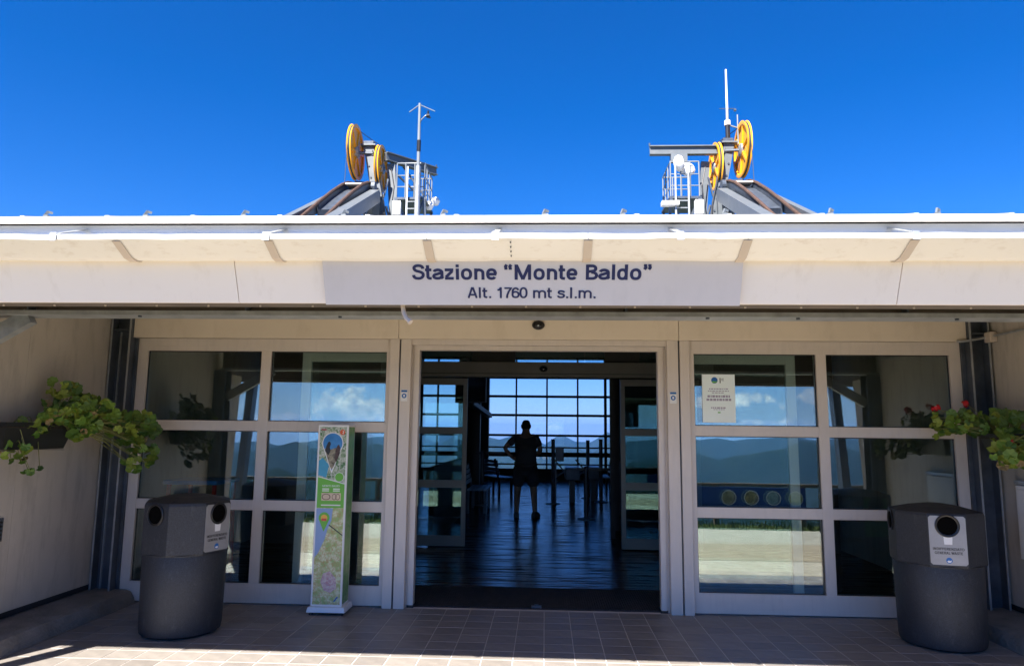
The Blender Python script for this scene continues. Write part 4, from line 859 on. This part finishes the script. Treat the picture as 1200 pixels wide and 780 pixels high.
# ================================================================== CABLE TOWERS
def tower(s, label):
    X = lambda x: x*s+(0.0 if s < 0 else 0.02)
    t = thing('cable_tower', label, 'cable tower', (X(6.4), 18, 6.66), 0, 'cable towers on the station roof')
    o3 = Vector((X(6.4), 18, 6.66))
    def fin(mb, name, mat, parent=None, **k):
        mb.v = [tuple(Vector(v)-o3) for v in mb.v]; return mb.build(name, mat, parent or t, **k)
    def wheel(cx, cy, cz, R):
        mt = Matrix.Translation((X(cx), cy, cz)) @ Matrix.Rotation(pi/2*s, 4, 'Y')
        w = fin(MB().lathe([(R*.86, -.07), (R*.97, -.085), (R, -.075), (R*.955, -.02), (R*.955, .02), (R, .075), (R*.97, .085), (R*.86, .07)], mt, 56, True), 'pulley_wheel', YEL, smooth=True)
        fin(MB().lathe([(R*.966, -.032), (R*.966, .032), (R*.945, .03), (R*.945, -.03)], mt, 56, True), 'groove_liner', RUBBER, w, smooth=True)
        fin(MB().lathe([(R*.87, -.012), (R*.87, .012), (R*.2, .012), (R*.2, -.012)], mt, 40, True), 'web_disc', YEL, w)
        for k in range(6):
            a = 2*pi*k/6+.3; ca, sa = cos(a), sin(a)
            pl = [(R*.16, -.055), (R*.9, -.04), (R*.9, .04), (R*.16, .055)]
            mb = MB()
            for z0, z1, ww in ((-.06, .06, 1.0),):
                mb.prism(pl, lambda u, v: mt @ Vector((u*ca-v*ww*sa, u*sa+v*ww*ca, z0)), lambda u, v: mt @ Vector((u*ca-v*ww*sa, u*sa+v*ww*ca, z1)))
            fin(mb, 'spoke', YEL, w)
        fin(MB().lathe([(R*.22, -.09), (R*.22, .09), (R*.12, .13), (R*.05, .13), (R*.05, -.13), (R*.12, -.13)], mt, 24, True), 'hub', STEEL, w, smooth=True)
        return w
    wheel(6.90, 18.0, 11.5, 1.0); wheel(6.09, 18.6, 11.1, 0.87)
    fin(MB().bar((X(6.47), 18.25, 11.78), (X(5.94), 18.25, 9.1), .36, .30, (0, 1, 0)), 'mast', TOWER)
    fin(MB().bar((X(5.94), 18.25, 9.098), (X(5.62), 18.25, 6.66), .42, .34, (0, 1, 0)), 'mast_foot', TOWER)
    fin(MB().box(X(6.47)-.27, X(6.47)+.27, 18.0, 18.5, 11.785, 11.84), 'cap_plate', TOWER)
    fin(MB().box(X(6.45)-.2, X(6.45)+.16, 18.06, 18.42, 11.842, 11.97).cyl((X(6.28), 18.25, 11.92), (X(6.62), 18.25, 11.92), .11, 12), 'drive_unit', STEELD)
    fin(MB().cyl((X(7.02), 18.0, 11.5), (X(6.3), 18.1, 11.5), .055, 10).cyl((X(5.95), 18.6, 11.1), (X(6.4), 18.4, 11.1), .055, 10), 'axle', STEELD)
    fin(MB().bar((X(6.2), 18.1, 10.3), (X(6.9), 18.05, 10.38), .14, .12), 'wheel_guard_arm', STEELD)
    # top beam and post
    bb = ((5.86, 18.3, 11.47), (4.32, 20.3, 11.62)) if s < 0 else ((6.36, 18.3, 11.61), (3.69, 18.3, 11.61))
    p0, p1 = [Vector((X(b[0]), b[1], b[2])) for b in bb]
    dz = Vector((0, 0, .145))
    fin(MB().bar(p0+dz, p1+dz, .22, .035).bar(p0-dz, p1-dz, .22, .035).bar(p0, p1, .05, .25), 'top_beam', TOWER)
    fin(MB().cyl(p1+Vector((0, 0, .17)), p1+Vector((0, 0, .28)), .03, 8), 'beam_pin', STEELD)
    fin(MB().bar((X(5.72), 18.6, 11.28), (X(5.56), 18.6, 9.2), .30, .16, (0, 1, 0)).bar((X(5.56), 18.6, 9.199), (X(5.45), 18.6, 6.66), .30, .16, (0, 1, 0)), 'post', TOWER)
    # maintenance platform with railings
    pf = fin(MB().box(X(4.3), X(5.42), 17.95, 19.7, 9.72, 9.80), 'platform', STEELD)
    for x in (4.36, 4.72, 5.05, 5.36):
        for y in (18.0, 19.6): fin(MB().cyl((X(x), y, 9.8), (X(x), y, 11.08), .024, 8), 'rail_post', PALE, pf)
    for y in (18.5, 19.05):
        for x in (4.36,): fin(MB().cyl((X(x), y, 9.8), (X(x), y, 11.08), .026, 8), 'rail_post', PALE, pf)
    for z, r in ((11.08, .026), (10.62, .02), (10.2, .02)):
        fin(MB().tube([(X(5.36), 18.0, z), (X(4.36), 18.0, z), (X(4.36), 19.6, z), (X(5.36), 19.6, z)], r, 6), 'railing', PALE, pf)
    for q in (((4.36, 18.0, 9.72), (4.15, 18.2, 6.66)), ((5.36, 18.0, 9.72), (5.36, 18.2, 6.66)), ((4.36, 19.6, 9.72), (4.2, 19.6, 6.66)), ((5.36, 19.6, 9.72), (5.3, 19.6, 6.66)), ((4.36, 18.0, 9.7), (5.36, 18.1, 7.4)), ((5.36, 18.0, 9.7), (4.2, 18.1, 7.4))):
        fin(MB().bar((X(q[0][0]), q[0][1], q[0][2]), (X(q[1][0]), q[1][1], q[1][2]), .09, .09), 'platform_leg', STEELD, pf)
    for k in range(11):
        z = 7.0+k*.26; fin(MB().cyl((X(4.5), 17.85, z), (X(4.95), 17.85, z), .022, 6), 'ladder_rung', STEEL, pf)
    fin(MB().bar((X(4.5), 17.85, 6.66), (X(4.5), 17.85, 10.9), .06, .05).bar((X(4.95), 17.85, 6.66), (X(4.95), 17.85, 10.9), .06, .05), 'ladder_stile', STEEL, pf)
    if s < 0: fin(MB().bar((X(5.4), 18.02, 10.7), (X(4.4), 19.0, 9.9), .05, .06).bar((X(5.4), 19.2, 11.4), (X(4.5), 19.4, 10.2), .05, .06), 'cage_brace', STEELD, pf)
    fin(MB().box(X(5.15), X(5.42), 17.72, 17.94, 9.1, 9.6), 'control_box', WHITE)
    if s < 0:
        for q in ((4.32, 18.9, 9.78), (4.12, 19.1, 10.02)):
            fin(MB().lathe([(.001, -.17), (.1, -.14), (.17, 0), (.1, .14), (.001, .17)], Matrix.Translation((X(q[0]), q[1], q[2])), 14), 'flood_lamp', WHITE, smooth=True)
    else:
        mt = Matrix.Translation((X(4.66), 18.0, 11.0)) @ Matrix.Rotation(radians(75)*1, 4, 'Y') @ Matrix.Scale(.85, 4)
        fin(MB().lathe([(.001, -.22), (.18, -.18), (.32, -.08), (.36, .03), (.31, .14), (.15, .2), (.001, .21)], mt, 20), 'white_drum', WHITE, smooth=True)
        fin(MB().lathe([(.001, -.16), (.14, -.13), (.24, -.05), (.27, .03), (.2, .12), (.001, .15)], Matrix.Translation((X(5.0), 18.2, 10.85)) @ Matrix.Rotation(radians(80), 4, 'X'), 18), 'white_drum', WHITE, smooth=True)
        fin(MB().box(X(4.42), X(5.0), 18.15, 18.42, 11.18, 11.455), 'beam_bracket', TOWER)
        fin(MB().box(X(4.0), X(4.6), 17.7, 18.0, 9.42, 9.56), 'lamp_bar', WHITE)
    # cable saddle: two rusty rails over grey girders
    path = [(11.4, 6.62), (13, 7.62), (14.2, 8.38), (15.5, 9.18), (16.6, 9.80), (17.3, 10.12), (17.9, 10.30), (18.6, 10.34), (19.3, 10.2), (19.9, 9.9)]
    for x in (6.93, 6.24):
        fin(MB().tube([(X(x), y, z) for y, z in path], .055, 8), 'saddle_rail', RUST, smooth=True)
        lo_ = [(y+.12, z-.5) for y, z in path if z > 7.7]
        up = [(y, z-.06) for y, z in path if z > 7.7]
        poly = up+[(19.9, 9.3)]+[(y, z) for y, z in lo_[::-1] if y < 19.8]
        fin(MB().eyz(poly, X(x)-.03, X(x)+.03), 'saddle_web', STEELD)
    pn = MB()
    for (y0, z0), (y1, z1) in zip(path[2:-1], path[3:]):
        pn.add([(X(6.28), y0, z0-.22), (X(6.89), y0, z0-.22), (X(6.89), y1, z1-.22), (X(6.28), y1, z1-.22)], [(0, 1, 2, 3)])
    fin(pn, 'saddle_pan', STEELD)
    fin(MB().bar((X(6.3), 17.0, 9.90), (X(6.87), 17.0, 9.90), .45, .05), 'saddle_plate', STRIP)
    fin(MB().bar((X(7.12), 11.3, 6.70), (X(7.08), 15.9, 9.05), .20, .34, (0, -.45, .9)), 'outer_girder', TOWER)
    fin(MB().bar((X(5.86), 11.4, 6.72), (X(5.93), 17.2, 9.60), .34, .42, (0, -.45, .9)), 'inner_girder', TOWER)
    fin(MB().bar((X(6.1), 18.0, 6.66), (X(6.05), 17.9, 10.0), .22, .2, (0, 1, 0)).bar((X(6.9), 18.2, 6.66), (X(6.9), 18.2, 9.7), .22, .2, (0, 1, 0)), 'saddle_leg', TOWER)
    fin(MB().cyl((X(6.15), 17.4, 9.6), (X(6.02), 17.4, 9.6), .28, 18).cyl((X(6.15), 17.6, 10.05), (X(6.02), 17.6, 10.05), .2, 18), 'guide_roller', STEELD)
    for k in range(6):
        f_ = k/5; bx_ = 6.47+(5.94-6.47)*(.12+.8*f_); bz_ = 11.78+(9.1-11.78)*(.12+.8*f_)
        fin(MB().cyl((X(bx_)-.1, 18.07, bz_), (X(bx_)-.1, 18.11, bz_), .035, 6).cyl((X(bx_)+.1, 18.07, bz_), (X(bx_)+.1, 18.11, bz_), .035, 6), 'bolt_pair', STEELD)
    fin(MB().bar((X(6.1), 18.02, 10.2), (X(6.5), 18.02, 9.2), .08, .1).bar((X(5.8), 18.35, 9.6), (X(5.5), 18.5, 8.4), .07, .07).bar((X(5.75), 18.3, 10.6), (X(5.9), 18.3, 9.9), .06, .06), 'cross_brace', STEELD)
    fin(MB().tube([(X(5.6), 18.1, 10.9), (X(5.45), 18.0, 10.2), (X(5.5), 18.0, 9.7)], .022, 6).tube([(X(6.3), 18.05, 11.6), (X(6.1), 18.0, 10.9), (X(5.8), 18.02, 9.6), (X(5.7), 18.0, 8.0)], .02, 6), 'power_cable', CABLE)
    fin(MB().tube([(X(6.93), 17.05, 11.6), (X(6.95), 16.95, 10.0), (X(6.93), 16.9, 8.0)], .012, 5).tube([(X(6.9), 18.25, 12.46), (X(6.5), 18.5, 12.22), (X(6.1), 18.6, 11.97)], .014, 5), 'haul_cable', CABLE)
tower(-1, 'left cable tower with two yellow pulley wheels above the roof edge')
tower(1, 'right cable tower with two yellow pulley wheels and a level beam above the roof edge')
am = thing('antenna_mast', 'thin grey antenna mast with dipole arms beside the left cable tower', 'antenna', (-4.55, 17.7, 6.66))
MB().cyl((0, 0, 0), (0, 0, 4.2), .10, 10, .085).build('lower_pole', STEEL, am, True)
MB().cyl((0, 0, 4.2), (-.01, 0, 6.55), .06, 10, .045).build('upper_pole', PALE, am, True)
MB().cyl((0, 0, 4.75), (0, 0, 5.15), .075, 10).build('clamp', BLACK, am)
MB().tube([(-.38, 0, 6.22), (-.01, 0, 6.5)], .018, 6).tube([(-.01, 0, 6.5), (.55, 0, 6.24)], .018, 6).build('dipole_arm', PALE, am)
MB().tube([(.0, 0, 5.7), (.06, 0, 5.92), (.2, 0, 6.08), (.3, 0, 6.1)], .018, 6).build('side_arm', BLACK, am)
MB().box(.24, .36, -.06, .06, 6.06, 6.12).cyl((.3, 0, 6.12), (.3, 0, 6.26), .035, 8).cyl((.24, 0, 6.04), (.40, 0, 6.00), .03, 6).build('wind_meter', BLACK, am)
wa = thing('whip_antenna', 'tall white whip antenna standing on top of the right cable tower', 'antenna', (6.49, 18.25, 11.97))
MB().cyl((0, 0, 0), (0, 0, .55), .085, 10).build('mount', BLACK, wa)
MB().cyl((0, 0, .55), (0, 0, .72), .11, 12).build('collar', WHITE, wa)
MB().tube([(0, 0, .72), (.02, 0, .9), (-.02, 0, 1.05), (0.02, 0, 1.2), (0, 0, 1.3)], .03, 6).build('coil_cable', STEELD, wa, True)
MB().cyl((0, 0, .72), (0, 0, 1.15), .055, 8).build('lower_tube', STEEL, wa)
MB().cyl((0, 0, 1.15), (0, 0, 2.68), .042, 10, .030).build('whip', WHITE, wa, True)
MB().cyl((-.28, 0, 1.18), (.30, 0, 1.18), .014, 6).cyl((.24, 0, 1.12), (.32, 0, 1.12), .05, 8).build('cross_arm', STEELD, wa)
MB().cyl((.36, 0, -.15), (.36, 0, .95), .025, 6).bar((.06, 0, .55), (.36, 0, .45), .05, .04).build('side_whip', PALE, wa)

# ================================================================== PERSON
def skinned(name, verts, edges, radii, root, mat, parent, sub=2):
    me = bpy.data.meshes.new(name); me.from_pydata(verts, edges, []); o = bpy.data.objects.new(name, me); col.objects.link(o)
    m = o.modifiers.new('skin', 'SKIN'); m.use_smooth_shade = True
    for v, r in zip(me.skin_vertices[0].data, radii): v.radius = r if isinstance(r, tuple) else (r, r)
    me.skin_vertices[0].data[root].use_root = True
    s_ = o.modifiers.new('sub', 'SUBSURF'); s_.levels = sub; s_.render_levels = sub
    bpy.context.view_layer.update()
    m2 = bpy.data.meshes.new_from_object(o.evaluated_get(bpy.context.evaluated_depsgraph_get()))
    bpy.data.objects.remove(o); m2.materials.clear(); m2.materials.append(mat)
    m2.polygons.foreach_set('use_smooth', [True]*len(m2.polygons))
    p = bpy.data.objects.new(name, m2); col.objects.link(p); p.parent = parent
    return p
Pn = thing('person', 'person in dark t-shirt and shorts standing with back turned and hand on hip', 'person', (-0.355, 6.92, 0))
V = [(0, 0, .96), (0, .0, 1.10), (0, .01, 1.27), (0, .0, 1.42), (0, -.005, 1.52), (0, .012, 1.575), (0, .018, 1.63), (0, .02, 1.70),
     (-.11, 0, .92), (-.148, -.005, .50), (-.165, .02, .10), (-.165, -.01, .045), (-.17, .13, .03),
     (.105, 0, .92), (.150, -.005, .50), (.175, .02, .10), (.175, -.01, .045), (.215, .13, .03),
     (-.20, 0, 1.46), (-.395, -.05, 1.245), (-.225, -.03, 1.065), (-.16, -.02, 1.04),
     (.20, 0, 1.46), (.275, -.03, 1.20), (.16, .16, 1.13), (.08, .21, 1.14)]
Ed = [(0, 1), (1, 2), (2, 3), (3, 4), (4, 5), (5, 6), (6, 7), (0, 8), (8, 9), (9, 10), (10, 11), (11, 12), (0, 13), (13, 14), (14, 15), (15, 16), (16, 17), (3, 18), (18, 19), (19, 20), (20, 21), (3, 22), (22, 23), (23, 24), (24, 25)]
Rd = [(.165, .13), (.165, .135), (.17, .135), (.15, .11), (.075, .075), (.068, .070), (.083, .098), (.070, .084), .095, .070, .045, .045, .035, .095, .070, .045, .045, .035, .066, .047, .034, .030, .066, .047, .034, .030]
skinned('body', V, Ed, Rd, 0, SKIN, Pn)
skinned('shirt', [(0, 0, .84), (0, 0, 1.0), (0, .005, 1.14), (0, .01, 1.29), (0, 0, 1.43), (0, 0, 1.52), (-.19, 0, 1.445), (-.325, -.035, 1.305), (.19, 0, 1.445), (.255, -.025, 1.27)],
        [(0, 1), (1, 2), (2, 3), (3, 4), (4, 5), (4, 6), (6, 7), (4, 8), (8, 9)], [(.215, .16), (.21, .16), (.205, .16), (.20, .155), (.155, .125), (.088, .088), .074, .076, .074, .076], 2, SHIRT, Pn)
skinned('shorts', [(0, 0, .93), (-.115, 0, .84), (-.148, 0, .53), (.115, 0, .84), (.15, 0, .53)], [(0, 1), (1, 2), (0, 3), (3, 4)], [(.18, .14), .125, .118, .125, .118], 0, SHORTS, Pn)
hp = MB(); n = 18; vs = []
for i in range(7):
    a = -.45+(pi/2+.45)*i/6
    for k in range(n):
        b = 2*pi*k/n; front = max(0, sin(b)); low = -.02 if front < .3 else .05
        ca_ = max(0, cos(a))**.65; vs.append((.086*ca_*cos(b), .02+.104*ca_*sin(b)-.004, 1.665+low*.6*(1-i/6)**2+.108*sin(a)))
hp.add(vs, [(i*n+k, i*n+(k+1) % n, (i+1)*n+(k+1) % n, (i+1)*n+k) for i in range(6) for k in range(n)]).build('hair', HAIR, Pn, True)
for sx in (-1, 1):
    MB().lathe([(.001, -.008), (.02, -.006), (.026, .0), (.02, .006), (.001, .008)], Matrix.Translation((sx*.088, .02, 1.655)) @ Matrix.Rotation(pi/2, 4, 'Y') @ Matrix.Diagonal((1.25, .8, 1, 1)), 10).build('ear', SKIN, Pn, True)
MB().lathe([(.001, .045), (.012, .03), (.018, .0), (.012, -.012), (.001, -.014)], Matrix.Translation((0, .115, 1.635)), 8).build('nose', SKIN, Pn, True)
def shoe(x, a):
    E_ = Matrix.Translation((x, -.01, 0)) @ Matrix.Rotation(a, 4, 'Z')
    out = [(-.038, -.085), (.038, -.085), (.046, .0), (.052, .10), (.040, .175), (.0, .205), (-.036, .175), (-.046, .10), (-.042, .0)]
    lay = []
    for z, k, cut in ((.0, 1.0, 9), (.03, 1.03, 9), (.06, .96, .16), (.10, .82, .08)):
        lay.append([E_ @ Vector((px*k, min(py*k, cut), z)) for px, py in out])
    n = len(out); vs = [v for l in lay for v in l]
    MB().add(vs, [(i*n+k, i*n+(k+1) % n, (i+1)*n+(k+1) % n, (i+1)*n+k) for i in range(3) for k in range(n)]+[tuple(range(n))[::-1], tuple(range(3*n, 4*n))]).build('shoe', SHOE, Pn, True)
shoe(-.165, .05); shoe(.175, -.35)
def hand(x, y, z, d, spread):
    """palm with four bent fingers and a thumb"""
    d = Vector(d).normalized(); up = Vector((0, 0, 1)); w = d.cross(up).normalized()
    base = Vector((x, y, z)); vs = [base, base+d*.08]; es = [(0, 1)]; rs = [.024, (.034, .018)]
    for k, (o_, l) in enumerate(((-.026, .062), (-.009, .072), (.009, .068), (.026, .052))):
        i = len(vs); p = base+d*.085+up*o_
        vs += [p, p+d*l*.5+w*spread*.012, p+d*l*.85+w*spread*.04]; es += [(1, i), (i, i+1), (i+1, i+2)]; rs += [.010, .009, .008]
    i = len(vs); vs += [base+d*.03+up*.035, base+d*.06+up*.06+w*spread*.01]; es += [(0, i), (i, i+1)]; rs += [.012, .010]
    skinned('hand', vs, es, rs, 0, SKIN, Pn, 1)
hand(-.23, -.035, 1.062, (.85, .25, -.2), -1); hand(.14, .17, 1.13, (-.9, .3, .05), 1)

def copy_tree(o, parent=None):
    c = o.copy(); col.objects.link(c); c.parent = parent
    for ch in list(o.children): copy_tree(ch, c)
    return c
P2 = copy_tree(Pn); P2.location = (-3.05, -8.45, -0.27); P2.rotation_euler = (0, 0, radians(200))
P2['label'] = 'person in dark clothes standing by the railing, mirrored in the left storefront glass'
Pn['group'] = P2['group'] = 'visitors'
# ================================================================== INTERIOR THINGS
def queue_post(x, y, h, lab, arm=None):
    t = thing('queue_post', lab, 'barrier post', (x, y, 0), 0, 'steel posts in the hall')
    MB().lathe([(.16, 0), (.16, .012), (.05, .03), (.04, .03)], Matrix.Identity(4), 28).build('base', STEEL, t, True)
    MB().cyl((0, 0, .03), (0, 0, h), .042, 16).build('tube', STEELD, t, True)
    MB().cyl((0, 0, h), (0, 0, h+.02), .048, 16).build('cap', BLACK, t, True)
    if arm == 'box':
        MB().box(.05, .235, -.06, .06, .92, 1.22).build('card_reader', STEELD, t, bevel=.01)
        MB().box(.04, .075, -.03, .03, .0, .88).build('side_tube', STEELD, t)
    if arm == 'belt':
        MB().box(-.17, .48, -.012, .012, h-.05, h-.005).build('barrier_belt', BLACK, t)
queue_post(0.18, 9.54, 1.38, 'tall steel post with a card reader right of the standing person', 'box')
queue_post(0.752, 6.81, 0.92, 'short steel belt post nearest the doorway in the hall', 'belt')
queue_post(1.272, 10.1, 1.385, 'tall steel post close to the right partition of the hall')
queue_post(1.03, 11.0, 1.35, 'tall steel post behind the short belt post, farthest into the hall')
queue_post(-1.34, 9.0, 1.12, 'steel post left of the person beside the hall pillar', 'belt')
def turnstile(x, y, lab):
    t = thing('turnstile', lab, 'turnstile', (x, y, 0), 0, 'turnstiles in the hall')
    MB().box(-.16, .17, -.45, .45, .49, .77).build('housing', STEELD, t, bevel=.02)
    MB().box(-.06, .06, -.2, .2, 0, .489).build('pedestal', BLACK, t)
    for a in (90, 210, 330):
        MB().cyl((-.17, 0, .66), (-.4, .3*cos(radians(a)), .66+.26*sin(radians(a))), .016, 8).build('arm', STEEL, t)
turnstile(.62, 10.2, 'dark turnstile housing between the two tall steel posts'); turnstile(1.12, 10.6, 'dark turnstile housing beside the right partition')
def bench(x, y, rz, lab):
    t = thing('bench', lab, 'bench', (x, y, 0), rz, 'metal benches in the hall')
    for k in range(4): MB().box(-.6, .6, -.2+k*.1, -.12+k*.1, .43, .46).build('seat_slat', BENCHB, t)
    for k in range(4): MB().box(-.6, .6, .215+k*.02, .24+k*.02, .53+k*.09, .60+k*.09).build('back_slat', BENCHB, t)
    for xx in (-.5, .5):
        MB().box(xx-.025, xx+.025, -.18, -.13, 0, .43).build('leg', STEELD, t); MB().box(xx-.025, xx+.025, .15, .2, 0, .43).build('leg', STEELD, t); MB().bar((xx, .2, .4), (xx, .30, .9), .04, .04).build('back_strut', STEELD, t)
bench(-1.30, 7.95, radians(90), 'slatted metal bench against the left partition of the hall')
bench(-1.2, 11.6, radians(120), 'slatted metal bench beyond the hall pillar, left of the person')
bench(1.45, 12.3, radians(-90), 'slatted metal bench behind the turnstiles on the right of the hall')
tv = thing('wall_display', 'black display screen hanging high on the left inside the hall', 'screen', (-1.30, 6.2, 2.35))
MB().box(-.30, .25, -.03, .03, -.30, .30).build('housing', BLACK, tv, bevel=.006)
MB().box(-.28, .23, -.032, -.0301, -.27, .27).build('screen', pmat('screen_off', (.006, .006, .007), .12), tv)
MB().cyl((0, .05, .3), (0, .05, 1.67), .025, 10).build('drop_pole', BLACK, tv)
lb = thing('ceiling_spot', 'white spotlight housing on an arm left of the far window', 'lamp', (-1.36, 8.6, 2.05))
MB().bar((-.12, -.8, .07), (.08, 1.4, -.14), .12, .09).build('channel', PALE, lb)
for y in (-.75, -.5): MB().cyl((-.16, y, .02), (-.12, y-.1, .12), .05, 12).build('spot_head', PALE, lb)
MB().cyl((.0, .6, -.05), (.0, .6, 1.97), .02, 8).build('hanger', STEELD, lb)
bt = thing('blue_table', 'low blue topped table with red legs behind the left storefront glass', 'table', (-3.87, 1.55, 0))
MB().box(-.30, .30, -.3, .3, .94, .985).build('table_top', BLUE, bt, bevel=.006)
for x in (-.27, .27):
    for y in (-.26, .26): MB().bar((x, y, 0), (x*.94, y*.94, .938), .035, .035).build('leg', REDP, bt)

# ================================================================== BEHIND THE VIEWER (seen reflected in the glass)
rp = [(-9+i*1.8) for i in range(13)]
rf_ = thing('safety_railing', 'wooden railing along the far edge of the grass, mirrored in the storefront glass', 'railing', (0, -9.0, 0))
for i, x in enumerate(rp): MB().box(x-.05, x+.05, -.05, .05, -.75, .52).build('post', WOOD, rf_)
for i in range(len(rp)-1):
    for z in (.49, -.05): MB().box(rp[i]+.052, rp[i+1]-.052, -.03, .03, z-.035, z+.035).build('rail', WOOD, rf_)
bn = thing('railing_banner', 'dark blue banner with four round pictures hung on the railing, mirrored in the right window', 'banner', (4.3, -8.94, 0))
MB().box(-1.2, 1.15, .0, .006, .02, .45).build('cloth', BANNER, bn)
rc = random.Random(2)
for k, cc_ in enumerate(((.35, .26, .12), (.38, .25, .08), (.25, .30, .26), (.40, .36, .08))):
    x = -.44+k*.46
    dsk = MB().exz([(x+.155*cos(2*pi*q/22), .235+.155*sin(2*pi*q/22)) for q in range(22)], .007, .010).build('round_picture', pmat('disc_rim', (.75, .7, .55), .5), bn)
    MB().exz([(x+.135*cos(2*pi*q/22), .235+.135*sin(2*pi*q/22)) for q in range(22)], .0105, .012).build('picture', pmat('disc_print', cc_, .5, var=.5, vscale=9), dsk)
ht = thing('mountain_hut', 'small grey hut with a pale roof beyond the railing, mirrored in the left window', 'hut', (-13.5, -14, -0.9))
MB().box(-2, 2, -1.5, 1.5, -1, 1.9).build('wall', pmat('hut_wall', (.25, .26, .25), .8), ht)
MB().prism([(-1.8, 1.85), (0, 2.7), (1.8, 1.85), (1.8, 2.0), (0, 2.85), (-1.8, 2.0)], lambda y, z: (-2.3, y, z), lambda y, z: (2.3, y, z)).build('roof', pmat('hut_roof', (.6, .6, .6), .6), ht)
MB().box(.3, 1.1, 1.5, 1.53, -1, 1.1).build('door', DARKW, ht)

# ================================================================== AIR
vm = bpy.data.materials.new('thin_haze'); vm.use_nodes = True; nt = vm.node_tree; nt.nodes.clear()
pvn = N(nt, 'ShaderNodeVolumePrincipled'); pvn.inputs['Color'].default_value = (.24, .50, 1, 1); pvn.inputs['Density'].default_value = 2.3e-5; pvn.inputs['Anisotropy'].default_value = 0.2
ov = N(nt, 'ShaderNodeOutputMaterial'); nt.links.new(pvn.outputs[0], ov.inputs['Volume'])
hz = MB().box(-61000, 61000, -61000, 61000, -1800, 620).build('haze', vm); tag(hz, kind='stuff')
